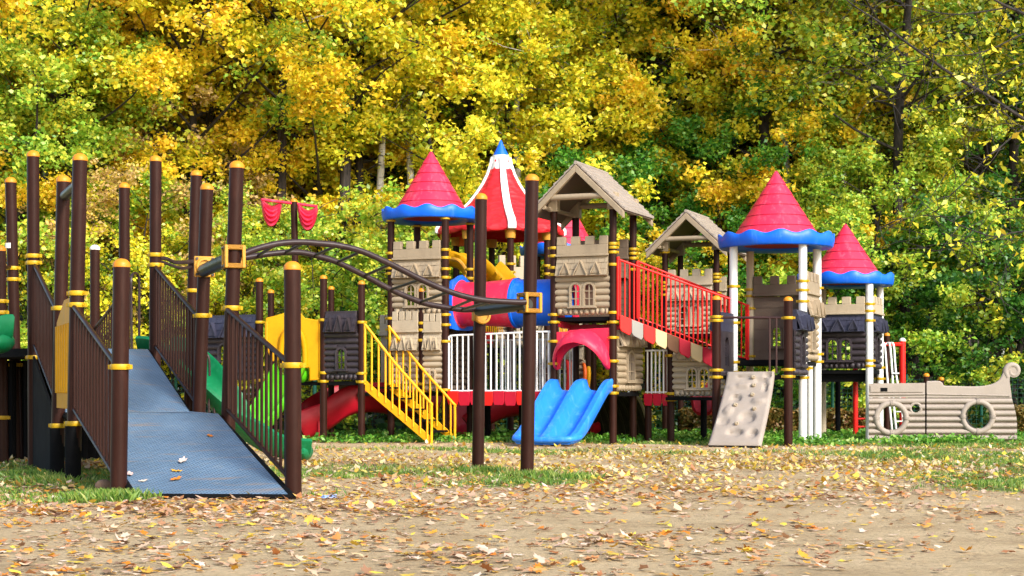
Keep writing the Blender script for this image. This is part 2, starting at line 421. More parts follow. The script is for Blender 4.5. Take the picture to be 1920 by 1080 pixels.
# moulded castle wall panel between two posts, outward normal n
def panel(th, A, B, zb, zt, mat, bat=0.26, roof=0.24, nwin=2, roofmat=None, batmat=None, merl=4, slot=0.38, inset=0.065, logs=True, back=False, wscale=1.0):
    A = Vector((A[0], A[1], 0)); B = Vector((B[0], B[1], 0))
    e = (B - A).normalized(); A = A + e * inset; B = B - e * inset; W = (B - A).length
    n = Vector((e.y, -e.x, 0))
    if back: n = -n
    f = lambda s, d, z: A + e * s + n * d + Vector((0, 0, z))
    H_ = zt - zb; zr1 = zt - bat * H_; zr0 = zr1 - roof * H_
    bm_ = MB()
    def pbox(m, s0, s1, d0, d1, z0, z1):
        m.hexa([f(s0, d0, z0), f(s1, d0, z0), f(s1, d1, z0), f(s0, d1, z0), f(s0, d0, z1), f(s1, d0, z1), f(s1, d1, z1), f(s0, d1, z1)])
    body = zr0 - zb
    # window rectangles
    wins = []
    if nwin:
        ww = (0.21 if nwin == 2 else 0.30) * W * wscale; wh = min(body * 0.66, ww * 2.0)
        wz0 = zb + body * 0.22; wz1 = wz0 + wh
        cs = [W / 2 - ww * 0.62, W / 2 + ww * 0.62] if nwin == 2 else [W / 2]
        wins = [(c - ww / 2, c + ww / 2) for c in cs]
    def spans(z0, z1):
        cur = [(0.0, W)]
        if wins and z1 > wz0 + 0.004 and z0 < wz1 - 0.004:
            for (a, b) in wins:
                nx = []
                for (s0, s1) in cur:
                    if b <= s0 or a >= s1: nx.append((s0, s1)); continue
                    if a > s0: nx.append((s0, a))
                    if b < s1: nx.append((b, s1))
                cur = nx
        return cur
    # plate with openings
    zz = [zb] + ([wz0, wz1] if wins else []) + [zr0]
    for z0, z1 in zip(zz[:-1], zz[1:]):
        for (s0, s1) in spans(z0, z1): pbox(bm_, s0, s1, -0.02, 0.012, z0, z1)
    rng = random.Random(int(abs(A.x * 991 + A.y * 37 + zb * 11)))
    if logs:
        lh = max(0.075, body / max(4, round(body / 0.095))); k = int(body / lh + 0.5); lh = body / k
        for i in range(k):
            z0 = zb + i * lh; z1 = z0 + lh
            for (s0, s1) in spans(z0, z1):
                if s1 - s0 < 0.03: continue
                if i == 0:   # rough stone footing
                    q = s0
                    while q < s1 - 0.02:
                        wq = rng.uniform(0.06, 0.11); q2 = min(s1, q + wq)
                        bm_.ball(f((q + q2) / 2, 0.012, (z0 + z1) / 2), (q2 - q) / 2 * 1.05, 0.045, lh / 2 * 1.02, 8, 5, Matrix(((e.x, -e.y, 0), (e.y, e.x, 0), (0, 0, 1))))
                        q = q2
                    continue
                jit = rng.uniform(0, 0.02)
                o0 = s0 - (0.02 + jit if s0 == 0 else 0); o1 = s1 + (0.02 + jit if s1 == W else 0)
                prof = [(0.010, z0 + 0.004)] + [(0.010 + 0.036 * math.sin(PI * j / 6), z0 + 0.004 + (lh - 0.008) * (1 - math.cos(PI * j / 6)) / 2) for j in range(1, 6)] + [(0.010, z1 - 0.004)]
                vs = [f(o0, d, z) for d, z in prof] + [f((o0 + o1) / 2, d + 0.003, z) for d, z in prof] + [f(o1, d, z) for d, z in prof]
                q = len(prof)
                fs = [(i2 + r_ * q, i2 + 1 + r_ * q, i2 + 1 + q + r_ * q, i2 + q + r_ * q) for i2 in range(q - 1) for r_ in (0, 1)] + [tuple(range(q)), tuple(range(2 * q, 3 * q))]
                bm_.add(vs, fs)
    else:
        for i in range(1, 6):
            z0 = zb + body * i / 6
            for (s0, s1) in spans(z0 - 0.006, z0 + 0.006): pbox(bm_, s0, s1, -0.01, 0.02, z0 - 0.006, z0 + 0.006)
    o = bm_.build('wall_panel', M[mat], th)
    # shuttered arched windows
    for (a, b) in wins:
        w_ = MB(); c = (a + b) / 2; r = (b - a) / 2 - 0.014; zc = wz1 - r - 0.012
        inner = [(c - r, wz0 + 0.012), (c + r, wz0 + 0.012)] + [(c + r * math.cos(PI * j / 8), zc + r * math.sin(PI * j / 8)) for j in range(9)]
        outer = [(a - 0.014, wz0 - 0.004), (b + 0.014, wz0 - 0.004)] + [(c + (r + 0.03) * math.cos(PI * j / 8), zc + (r + 0.034) * math.sin(PI * j / 8)) for j in range(9)]
        k = len(inner)
        vs = [f(s, 0.062, z) for s, z in inner] + [f(s, 0.062, z) for s, z in outer] + [f(s, 0.0, z) for s, z in inner] + [f(s, 0.0, z) for s, z in outer]
        fs = []
        for i in range(k):
            j = (i + 1) % k
            fs += [(i, j, k + j, k + i), (k + i, k + j, 3 * k + j, 3 * k + i), (i, 2 * k + i, 2 * k + j, j), (2 * k + i, 3 * k + i, 3 * k + j, 2 * k + j)]
        w_.add(vs, fs)
        # corner fillers behind the arch
        for sg in (-1, 1):
            poly = [(c + sg * (r + 0.014), zc)] + [(c + sg * (r + 0.01) * math.cos(PI / 2 * j / 5), zc + (r + 0.01) * math.sin(PI / 2 * j / 5)) for j in range(6)] + [(c, wz1 + 0.004), (c + sg * (r + 0.014), wz1 + 0.004)]
            w_.prism(poly, lambda s, z: f(s, -0.018, z), lambda s, z: f(s, 0.03, z))
        pbox(w_, c - 0.008, c + 0.008, 0.012, 0.038, wz0, zc + r)
        for q in (0.33, 0.66):
            z = lerp(wz0, wz1, q); pbox(w_, a, b, 0.014, 0.036, z - 0.007, z + 0.007)
        w_.build('window', M[mat], o)
    if wins:
        w_ = MB(); pbox(w_, wins[0][0] - 0.04, wins[-1][1] + 0.04, 0.012, 0.085, wz0 - 0.03, wz0 - 0.006)
        w_.build('window_sill', M[mat], o, bevel=0.004)
    if roof:
        rb = MB(); rows = 3; rm = M[roofmat or mat]
        for i in range(rows):
            za = lerp(zr0, zr1, i / rows); zb2 = lerp(zr0, zr1, (i + 1) / rows) + 0.006
            da = lerp(0.13, 0.03, i / rows); db = lerp(0.13, 0.03, (i + 1) / rows)
            ns = 9
            for j in range(ns):
                off = (0.5 if i % 2 else 0.0)
                s0 = max(0, (j - off) / (ns - 0.5) * W + 0.002); s1 = min(W, (j + 1 - off) / (ns - 0.5) * W - 0.002)
                if s1 - s0 < 0.01: continue
                jj = rng.uniform(0, 0.006)
                rb.hexa([f(s0, da - 0.03, za), f(s1, da - 0.03, za), f(s1, da + 0.008 + jj, za), f(s0, da + 0.008 + jj, za), f(s0, db - 0.03, zb2), f(s1, db - 0.03, zb2), f(s1, db, zb2), f(s0, db, zb2)])
        pbox(rb, 0, W, -0.02, 0.045, zr0 + 0.002, zr1)
        rb.hexa([f(0, 0.0, zr0 - 0.018), f(W, 0.0, zr0 - 0.018), f(W, 0.115, zr0 - 0.006), f(0, 0.115, zr0 - 0.006), f(0, 0, zr0 + 0.004), f(W, 0, zr0 + 0.004), f(W, 0.125, zr0 + 0.008), f(0, 0.125, zr0 + 0.008)])
        for q in (0.2, 0.5, 0.8):   # little dormer gables
            hw = W * (0.13 if q == 0.5 else 0.09); hh = (zr1 - zr0) * (0.8 if q == 0.5 else 0.6); z0 = zr0 + (0.0 if q == 0.5 else 0.03)
            for sg in (-1, 1):
                p0 = (W * q, z0 + hh); p1 = (W * q + sg * hw, z0)
                rb.hexa([f(p0[0], 0.03, p0[1] - 0.025), f(p1[0], 0.09, p1[1] - 0.01), f(p1[0], 0.175, p1[1] - 0.01), f(p0[0], 0.16, p0[1] - 0.025),
                         f(p0[0], 0.03, p0[1]), f(p1[0], 0.09, p1[1] + 0.02), f(p1[0], 0.175, p1[1] + 0.02), f(p0[0], 0.16, p0[1])])
            rb.prism([(W * q - hw * .85, z0), (W * q + hw * .85, z0), (W * q, z0 + hh * .85)], lambda s, z: f(s, 0.05, z), lambda s, z: f(s, 0.15, z))
        rb.build('shingle_band', rm, o)
    if bat:
        b_ = MB(); hb = zt - zr1; gap = slot; zm = zr1 + hb * 0.58
        pbox(b_, 0, W, -0.03, 0.06, zr1 + 0.04, zm)
        pbox(b_, -0.012, W + 0.012, -0.035, 0.085, zr1 + 0.004, zr1 + 0.04)
        cell = W / (merl - (gap if merl > 1 else 0)) if merl > 1 else W
        for i in range(merl):
            s0 = i * cell; s1 = min(W, s0 + cell * (1 - gap))
            b_.hexa([f(s0, -0.03, zm), f(s1, -0.03, zm), f(s1, 0.06, zm), f(s0, 0.06, zm), f(s0 + .004, -0.026, zt), f(s1 - .004, -0.026, zt), f(s1 - .004, 0.055, zt), f(s0 + .004, 0.055, zt)])
        b_.build('battlement', M[batmat or mat], o, bevel=0.006)
    return o

# red cone roof with scalloped blue brim
def cone_roof(th, c, zrim, ztop, Rr, hb=0.20, nw=12, a0=0.3):
    c = Vector((c[0], c[1], 0)); z1 = zrim + hb; rc = Rr * 0.76
    mb = MB(); prof = [(0.001, ztop), (0.022, ztop - 0.012), (0.045, ztop - 0.05)]
    k = 6
    for i in range(k):
        t0 = i / k + (0.05 if i == 0 else 0); t1 = (i + 1) / k
        r0 = lerp(0.05, rc, t0 ** 1.04); r1 = lerp(0.05, rc, t1 ** 1.04)
        za = lerp(ztop - 0.06, z1 - 0.06, t0); zb = lerp(ztop - 0.06, z1 - 0.06, t1)
        prof += [(r0 + 0.006, za), (lerp(r0, r1, .5) + 0.012, lerp(za, zb, .5)), (r1 + 0.008, zb + 0.01), (r1 - 0.008, zb + 0.004)]
    mb.lathe(prof, c, 48)
    roof = mb.build('roof', M['red'], th, ang=35)
    br = MB()
    prof = [(rc * 0.9, hb * 0.62), (Rr * 0.9, hb * 0.72), (Rr * 0.965, hb * 0.98), (Rr * 0.985, hb), (Rr * 1.0, hb * 0.96), (Rr * 1.0, hb * 0.5), (Rr * 0.985, 0.02), (Rr * 0.96, 0.0), (Rr * 0.6, 0.03), (Rr * 0.58, 0.05)]
    def wv(i, th_, r, z):
        if 2 <= i <= 4:
            wq = math.cos(nw * th_ + a0); return r * (1 + 0.012 * wq), z + 0.027 * wq - 0.008
        if i == 5: return r * (1 + 0.010 * math.cos(nw * th_ + a0)), z
        return r, z
    br.lathe(prof, c + Vector((0, 0, zrim)), 144, wave=wv)
    br.build('brim', M['blue'], roof, ang=60)
    un = MB(); un.lathe([(0.02, hb * .6), (Rr * 0.3, hb * .5), (Rr * 0.62, 0.045)], c + Vector((0, 0, zrim)), 40)
    un.build('roof_lining', M['reddark'], roof)
    return roof
# gabled shingle roof: c = centre of front edge on plan, dirs U across / V back
def gable_roof(th, c, zapex, zeave, half, length):
    c = Vector((c[0], c[1], 0)); f = lambda a, b, z: c + U * a + V * b + Vector((0, 0, z))
    sh = MB(); rows = 9; rng = random.Random(5)
    for sg in (-1, 1):
        for i in range(rows):
            t0 = i / rows; t1 = (i + 1.25) / rows
            a0_, a1_ = half * t0, half * min(1.04, t1); z0, z1 = lerp(zapex, zeave, t0), lerp(zapex, zeave, min(1.04, t1))
            n = 9
            for j in range(n):
                off = 0.5 if i % 2 else 0
                b0 = max(0, (j - off) / (n - .5) * length + 0.004); b1 = min(length, (j + 1 - off) / (n - .5) * length - 0.004)
                if b1 - b0 < 0.02: continue
                d = rng.uniform(0, 0.012)
                sh.hexa([f(sg * a0_, b0, z0), f(sg * a1_, b0, z1 + 0.012), f(sg * a1_, b1, z1 + 0.012), f(sg * a0_, b1, z0),
                         f(sg * a0_, b0, z0 + 0.02), f(sg * a1_, b0, z1 + 0.042 + d), f(sg * a1_, b1, z1 + 0.042 + d), f(sg * a0_, b1, z0 + 0.02)])
    sh.tube([f(0, -0.01, zapex + 0.012), f(0, length + 0.01, zapex + 0.012)], 0.03, 8)
    roof = sh.build('roof', M['pale'], th, smooth=False)
    un = MB()
    for sg in (-1, 1):
        un.hexa([f(0, 0.01, zapex - 0.04), f(sg * half, 0.01, zeave - 0.03), f(sg * half, length - .01, zeave - 0.03), f(0, length - .01, zapex - 0.04),
                 f(0, 0.01, zapex - 0.005), f(sg * half, 0.01, zeave + 0.006), f(sg * half, length - .01, zeave + 0.006), f(0, length - .01, zapex - 0.005)])
    un.build('roof_lining', M['tan3'], roof)
    fr = MB()
    for b in (-0.02, length - 0.06):
        for sg in (-1, 1):
            q = 0.10
            fr.hexa([f(0, b, zapex - q - 0.03), f(sg * half * 1.0, b, zeave - q - 0.03), f(sg * half, b + 0.08, zeave - q - 0.03), f(0, b + 0.08, zapex - q - 0.03),
                     f(0, b, zapex - 0.02), f(sg * half * 1.0, b, zeave - 0.02), f(sg * half, b + 0.08, zeave - 0.02), f(0, b + 0.08, zapex - 0.02)])
    zc = lerp(zapex, zeave, 0.62)
    for b in (0.04, length - 0.08):
        fr.tube([f(-half * 0.6, b, zc - .05), f(half * 0.6, b, zc - .05)], 0.045, 10)
    for sg in (-1, 1):
        fr.tube([f(sg * half * 0.7, 0.03, lerp(zapex, zeave, .8) - .06), f(sg * half * 0.7, length - 0.03, lerp(zapex, zeave, .8) - .06)], 0.035, 8)
    fr.build('roof_frame', M['tan'], roof, bevel=0.006)
    return roof
def square_posts(th, a0, a1, b0, b1, ztops, mat='brown', rings=(), cap=None, r=0.057, corner=None):
    cs = [(a0, b0), (a1, b0), (a0, b1), (a1, b1)]
    for i, (a, b) in enumerate(cs):
        post(th, G(a, b), ztops[i] if isinstance(ztops, (list, tuple)) else ztops, r, (mat if isinstance(mat, str) else mat[i]), rings=rings[i] if rings and isinstance(rings[0], (list, tuple)) else rings, cap=cap)
# ================================================================== FOREGROUND: studded ramp and its deck
def zr(py, Y): return wz(py, Y)
def pb(px, Y): return Vector((wx(px, Y), Y, 0))
p222, p550 = pb(222, 12.4), pb(550, 12.3)
p148, p432 = pb(137, 14.4), pb(424, 14.3)
p117, p368 = pb(107, 15.6), pb(369, 16.0)
p062, p293 = pb(64, 17.3), pb(290, 17.8)
BR = 0.063
th = thing('access_ramp', 'two-stage blue grey studded metal ramp between brown railings and posts', 'ramp', pb(385, 12.3))
post(th, p222, zr(497, 12.4), BR, rings=[zr(688, 12.4)], top=pb(228, 12.4))
post(th, p550, zr(502, 12.3), BR, rings=[zr(685, 12.3)], top=pb(548, 12.3))
post(th, p148, zr(298, 14.4), BR, rings=[zr(550, 14.4), zr(572, 14.4), zr(794, 14.4)], top=pb(150, 14.4))
post(th, p117, zr(338, 15.6), BR, rings=[zr(578, 15.6), zr(798, 15.6)], top=pb(119, 15.6))
for q_, z_ in ((p117, zr(803, 15.6)), (p148, zr(799, 14.4))):  # black tube around the lower post, up to the clamp
    mb = MB(); mb.tube([q_ + Vector((0, 0, -.1)), q_ + Vector((0, 0, z_))], BR + .006, 20); mb.build('black_post_tube', M['black'], th)
post(th, p062, zr(291, 17.3), BR, rings=[zr(480, 17.3), zr(493, 17.3), zr(670, 17.3)], top=pb(62, 17.3))
post(th, p293, zr(300, 17.8), BR, rings=[zr(478, 17.8), zr(497, 17.8)], top=pb(292, 17.8))
mb = MB(); mb.tube([pb(120, 15.6) + Vector((0, 0, zr(368, 15.6))), pb(149, 14.4) + Vector((0, 0, zr(343, 14.4)))], 0.045, 12); mb.build('top_bar', M['tube'], th)
def slab(th, A0, A1, B0, B1, z0, z1, name, ext=0.0):
    # ramp plate between lines A0-A1 (low) and B0-B1 (high)
    mb = MB(); t = Vector((0, 0, 0.035)); q = lambda p, z: Vector((p.x, p.y, z))
    mb.hexa([q(A0, z0) - t, q(A1, z0) - t, q(B1, z1) - t, q(B0, z1) - t, q(A0, z0), q(A1, z0), q(B1, z1), q(B0, z1)])
    return mb.build(name, M['plate'], th, smooth=False)
ins = 0.075
ax = (p550 - p222).normalized(); up1 = (p148 - p222).normalized()
ZL = 0.606; ZU = 1.25
A0, A1 = p222 + ax * ins - up1 * 0.25, p550 - ax * ins - up1 * 0.25
B0, B1 = p148 + ax * ins, p432 - ax * ins
slab(th, A0 + Vector((0.02, 0, 0)), A1, B0, B1, 0.035, ZL, 'ramp_plate')
C0, C1 = p117 + ax * ins, p368 - ax * ins
slab(th, B0, B1, C0, C1, ZL - 0.003, ZL - 0.003, 'landing_plate')
D0, D1 = p062 + ax * ins, p293 - ax * ins
slab(th, C0, C1, D0, D1, ZL, ZU, 'ramp_plate')
# rolled edges, bearers
mb = MB(); z3 = lambda p, z: Vector((p.x, p.y, z))
for (a, b, za, zb) in ((A0, B0, .02, ZL - .03), (A1, B1, .02, ZL - .03), (C0, D0, ZL - .03, ZU - .03), (C1, D1, ZL - .03, ZU - .03), (B0, C0, ZL - .04, ZL - .04), (B1, C1, ZL - .04, ZL - .04)):
    mb.tube([z3(a, za), z3(b, zb)], 0.028, 8)
mb.tube([z3(A0, 0.022), z3(A1, 0.022)], 0.024, 8)
mb.build('frame', M['black'], th)
railing(th, p550, p432, 0.10, zr(688, 12.3), ZL + .03, 1.515, 15, 'brown', 0.0125, 0.021)
railing(th, p222, p148, 0.10, zr(690, 12.4), ZL + .03, 1.545, 15, 'brown', 0.0125, 0.021)
railing(th, p368, p293, ZL + .05, 1.53, ZU + .03, zr(498, 17.8), 16, 'brown', 0.0125, 0.021)
railing(th, p117, p062, ZL + .05, 1.55, ZU + .03, zr(495, 17.3), 16, 'brown', 0.0125, 0.021)
# yellow slatted side panel over the landing
mb = MB(); e = (p148 - p117); Ln = e.length; e.normalize(); nn = Vector((e.y, -e.x, 0))
for pl in ([(0.1, 0.64), (Ln - 0.1, 0.64), (Ln - 0.1, .80), (.1, .80)], [(.1, 1.38), (Ln - .1, 1.38), (Ln - 0.1, 1.62), (Ln * .55, 1.62), (0.1, 1.44)]): mb.prism(pl, lambda a, b: p117 + e * a + nn * -0.015 + Vector((0, 0, b)), lambda a, b: p117 + e * a + nn * 0.015 + Vector((0, 0, b)))
for i in range(6):
    s = 0.16 + i * (Ln - 0.32) / 5
    mb.tube([p117 + e * s + Vector((0, 0, .78)), p117 + e * s + Vector((0, 0, 1.4))], .036, 10)
mb.build('side_panel', M['yellowp'], th, bevel=0.005)
# black sheet added for the deep shade under the upper ramp
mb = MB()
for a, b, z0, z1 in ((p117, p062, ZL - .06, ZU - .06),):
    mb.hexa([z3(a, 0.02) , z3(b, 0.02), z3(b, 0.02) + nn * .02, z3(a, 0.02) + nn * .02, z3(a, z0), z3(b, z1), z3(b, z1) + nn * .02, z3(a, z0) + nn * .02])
mb.build('under_deck_shade', M['black'], th)

# upper deck behind it
q234, q020, q365, q003, q175 = pb(234, 19.5), pb(33, 19.0), pb(352, 18.9), pb(5, 18.2), pb(178, 21.7)
th = thing('play_deck', 'raised black play deck on tall brown posts at the top of the ramp', 'play deck', pb(150, 18.6))
post(th, q234, zr(350, 19.5), BR, top=pb(233, 19.5), rings=[zr(660, 19.5)])
post(th, q020, zr(340, 19.0), BR, top=pb(20, 19.0), rings=[zr(503, 19), zr(524, 19), zr(684, 19)])
post(th, q365, zr(327, 18.9), BR, top=pb(368, 18.9), rings=[zr(545, 18.9)])
post(th, q003, zr(468, 18.2), BR, top=pb(0, 18.2), rings=[zr(565, 18.2), zr(586, 18.2), zr(783, 18.2)])
post(th, q175, zr(466, 21.7), BR, cap='whitecap')
post(th, pb(-40, 18.9), zr(330, 18.9), BR)
deck(th, [pb(-60, 18.0), p062 + Vector((0.02, .02, 0)), p293 + Vector((0, .04, 0)), q365, q234, q020, pb(-60, 19.2)], ZU, 0.09)
c = MB(); c.lathe([(BR * .98, -.03), (BR * 1.04, -.03), (BR * 1.04, .03), (BR * .98, .03)], pb(20.5, 19) + Vector((0, 0, zr(461, 19))), 18); c.build('band', M['whitecap'], th)
railing(th, q234, q175, ZU, zr(545, 19.5), 0.75, 1.62, 13, 'brown', 0.0125, 0.02)
mb = MB(); h = pb(253, 19.2)
mb.tube(smooth_path([pb(247, 19.0) + Vector((0, 0, ZU)), P(246, 560, 19.0), P(246, 524, 19.0), P(250, 513, 19.1), P(257, 514, 19.3), P(261, 530, 19.35), P(261, 600, 19.35), P(261, 655, 19.35)], 5), 0.016, 8)
mb.build('grab_rail', M['ladder'], th)
mb = MB()
mb.tube(smooth_path([P(295, 484, 17.8), P(312, 485, 18.0), P(330, 492, 18.2), P(364, 490, 18.8)], 5), 0.022, 8)
mb.tube(smooth_path([P(295, 489, 17.8), P(312, 494, 18.0), P(340, 503, 18.3), P(358, 500, 18.8)], 5), 0.018, 8)
mb.build('grab_rail', M['ladder'], th)
mb = MB(); mb.tube([P(2, 502, 18.2), P(20, 500, 19.0)], 0.02, 8); mb.build('top_bar', M['brown'], th)
mb = MB()  # black sheets and bars put in as the shade below the deck
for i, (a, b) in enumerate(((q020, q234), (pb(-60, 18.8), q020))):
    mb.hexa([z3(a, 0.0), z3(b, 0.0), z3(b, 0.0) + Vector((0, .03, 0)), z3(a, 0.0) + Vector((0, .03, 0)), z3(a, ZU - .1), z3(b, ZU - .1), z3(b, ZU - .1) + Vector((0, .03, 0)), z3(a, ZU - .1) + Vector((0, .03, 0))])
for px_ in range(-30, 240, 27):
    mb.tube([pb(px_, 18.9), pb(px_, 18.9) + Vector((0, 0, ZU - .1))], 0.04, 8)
mb.build('under_deck_shade', M['black'], th)

# ---------------- green slides of the left play unit
def chute_prof(wd, hw, t=0.03):
    # open U trough, rolled lips
    a = wd / 2
    return [(-a - .03, hw), (-a, hw + .03), (-a + t, hw), (-a + t + .02, 0.10), (-a + .1, 0.03), (0, 0.0), (a - .1, 0.03), (a - t - .02, 0.10), (a - t, hw), (a, hw + .03), (a + .03, hw),
            (a - .01, 0.05), (a - .12, -0.03), (0, -0.045), (-a + .12, -0.03), (-a + .01, 0.05)]
th = thing('curved_slide', 'green open slide curving down behind the ramp railing to the ground', 'slide', pb(570, 18.8))
mb = MB(); pts = smooth_path([P(290, 664, 19.4), P(318, 668, 19.2), P(350, 692, 19.0), P(395, 742, 18.7), P(440, 800, 18.6), P(490, 838, 18.7), P(530, 852, 18.8), P(570, 856, 18.9)], 6)
mb.sweep(pts, chute_prof(0.5, 0.18)); mb.build('chute', M['green'], th, ang=60)
mb = MB(); mb.ball(P(572, 847, 18.85), 0.09, 0.26, 0.10, 14, 9); mb.build('end_lip', M['green'], th)
mb = MB()
for x_, Y_, yt in ((383, 18.4, 665), (392, 18.4, 745)):
    mb.tube(smooth_path([pb(x_, Y_) + Vector((0, 0, zr(yt + 35, Y_))), P(x_, yt + 6, Y_), P(x_ + 4, yt, Y_), P(x_ + 9, yt + 8, Y_), P(x_ + 10, yt + 40, Y_)], 5), 0.013, 8)
mb.build('grab_rail', M['ladder'], th)
th = thing('slide', 'green moulded slide end cut off by the edge of the deck with the tallest posts', 'slide', pb(-10, 17.2))
mb = MB(); mb.sweep(smooth_path([P(-2, 640, 17.1), P(-24, 643, 17.0), P(-60, 670, 16.8), P(-150, 760, 16.4)], 5), chute_prof(0.6, 0.24)); mb.build('chute', M['green'], th, ang=60)
mb = MB(); mb.ball(P(-6, 640, 16.95), 0.17, 0.26, 0.13, 16, 9); mb.build('end_lip', M['green'], th)

# ---------------- overhead ladder
th = thing('overhead_ladder', 'arched grey brown overhead ladder with tall brown posts and orange clamps', 'monkey bars', pb(988, 15.5))
n988, n897 = pb(988, 15.5), pb(896, 16.4)
post(th, n988, zr(336, 15.5), BR, top=pb(997.5, 15.5), rings=[])
post(th, n897, zr(371, 16.4), BR * .95, top=pb(902, 16.4), rings=[])
post(th, p432, zr(312, 14.3), BR, top=pb(444, 14.3), rings=[zr(578, 14.3)])
post(th, p368, zr(353, 16.0), BR, top=pb(388, 16.0), rings=[zr(592, 16.0)])
for q in (n988, n897):
    c = MB(); c.lathe([(BR * .9, 0.0), (BR * 1.5, 0.0), (BR * 1.5, .012), (BR * .9, .02)], q, 18); c.build('base_plate', M['black'], th)
nearp = [(452, 478), (480, 467), (520, 457), (562, 454), (600, 456.5), (633, 460), (678, 471), (733, 495.5), (789, 524), (833, 543), (871, 555.5), (911, 563), (968, 566.5), (986, 566)]
farp = [(430, 486), (460, 483), (510, 475.5), (560, 473), (600, 481.5), (633, 492), (684, 517), (733, 543), (789, 566.5), (830, 575.5), (860, 580), (880, 580.5), (898, 578)]
def rl(pts, Ya, Yb): 
    x0, x1 = pts[0][0], pts[-1][0]
    return smooth_path([P(x, y, lerp(Ya, Yb, (x - x0) / (x1 - x0))) for x, y in pts], 4)
NR, FR_ = rl(nearp, 14.35, 15.35), rl(farp, 15.1, 16.2)
for pts in (NR, FR_):
    mb = MB(); mb.tube(pts, 0.028, 12); mb.build('rail', M['ladder'], th)
def closest_px(pts, px): return min(pts, key=lambda p: abs(960 + F * p.x / p.y - px))
for xn, xf in ((515, 487), (570, 540), (632, 590), (683, 633), (735, 686), (790, 733), (838, 785), (890, 845), (925, 868)):
    mb = MB(); mb.tube([closest_px(NR, xn), closest_px(FR_, xf)], 0.015, 8); mb.build('rung', M['ladder'], th)
def square_clamp(th, c, dirv, s=0.30, r=BR):
    dirv = dirv.normalized(); x = Vector((dirv.y, -dirv.x, 0)); mb = MB()
    for sg in (-1, 1):
        for q in (-1, 1):
            mb.box(c + dirv * sg * 0.0 + Vector((0, 0, q * s * .36)), r * 2.7, r * 2.7, s * .2, dirv, x)
    for sg in (-1, 1):
        for k in (-1, 1):
            mb.box(c + dirv * sg * (r * 1.2) + x * k * r * 1.2, 0.03, 0.03, s * .9, dirv, x)
    o = mb.build('clamp', M['clampo'], th, bevel=0.008)
    b_ = MB()
    for sx in (-1, 1):
        for q in (-1, 1):
            for k in (-1, 1):
                p = c + dirv * sx * r * .95 + Vector((0, 0, q * s * .36)) + x * k * r * 1.34
                b_.tube([p, p + x * k * 0.012], 0.013, 8)
    b_.build('bolt', M['bolt'], o)
tubeL = (pb(443 - 4, 14.3), pb(380, 16.0)); zL = zr(482, 14.3)
mb = MB(); mb.tube([z3(pb(438, 14.3), zL), z3(pb(379, 16.0), zL)], 0.062, 18); mb.build('end_tube', M['tube'], th)
zR = zr(572, 15.5)
mb = MB(); mb.tube([z3(pb(990, 15.4), zR), z3(pb(898, 16.2), zR - .02)], 0.055, 18); mb.build('end_tube', M['tube'], th)
square_clamp(th, z3(pb(438, 14.3), zL), pb(379, 16) - pb(438, 14.3), 0.22)
square_clamp(th, z3(pb(992.5, 15.5), zR + .02), pb(898, 16.2) - pb(990, 15.4), 0.21)
def plate_clamp(th, c, s, tilt=0):
    n_ = Vector((0.35, -0.93, 0)).normalized(); x = Vector((n_.y, -n_.x, 0)) * -1; mb = MB()
    mb.box(c + n_ * .07, s, 0.03, s, x, n_); mb.lathe([(.062, 0), (.09, 0), (.085, .03), (.062, .03)], c + n_ * .075, 20, axis=n_)
    mb.lathe([(BR * .95, -s * .4), (BR * 1.22, -s * .4), (BR * 1.22, s * .4), (BR * .95, s * .4)], c, 18)
    o = mb.build('clamp', M['clampo'], th, bevel=0.01); b_ = MB()
    for i in (-1, 1):
        for j in (-1, 1):
            p = c + n_ * .085 + x * i * s * .38 + Vector((0, 0, j * s * .38)); b_.tube([p, p + n_ * .015], 0.014, 8)
    b_.build('bolt', M['bolt'], o)
plate_clamp(th, z3(pb(381, 16.0), zr(501, 16)), 0.20)
plate_clamp(th, z3(pb(899, 16.4), zr(592, 16.4)), 0.13)

# ---------------- banner post
th = thing('banner_post', 'slim brown post carrying two red draped cloths on a crossbar', 'banner', pb(556, 27))
post(th, pb(560, 27), zr(377, 27), 0.055, top=pb(551, 27))
mb = MB(); mb.tube([P(490, 374, 26.6), P(594, 387, 27.3)], 0.024, 10); mb.build('crossbar', M['red'], th)
for x0, x1, yb in ((492, 526, 424), (560, 594, 431)):
    mb = MB(); nu, nv = 16, 22; vs = []; fs = []
    for j in range(nv + 1):
        for i in range(nu + 1):
            s = i / nu; t = j / nv; px = lerp(x0, x1, s); yt = 374 + (px - 490) * .125
            sag = (1 - (2 * s - 1) ** 2) ** .6
            bottom = lerp(yt + 6, yb, sag)
            top = yt + 2 + 9 * math.sin(PI * s)
            y = lerp(top, bottom, t)
            d = 0.035 * math.sin(t * PI * 9) * (0.3 + sag) + 0.09 * sag * math.sin(t * PI)
            vs.append(P(px, y, 26.9 - d))
    for j in range(nv):
        for i in range(nu):
            a = j * (nu + 1) + i; fs.append((a, a + 1, a + nu + 2, a + nu + 1))
    mb.add(vs, fs); o = mb.build('draped_cloth', M['red'], th)
    so_ = o.modifiers.new('s', 'SOLIDIFY'); so_.thickness = 0.02

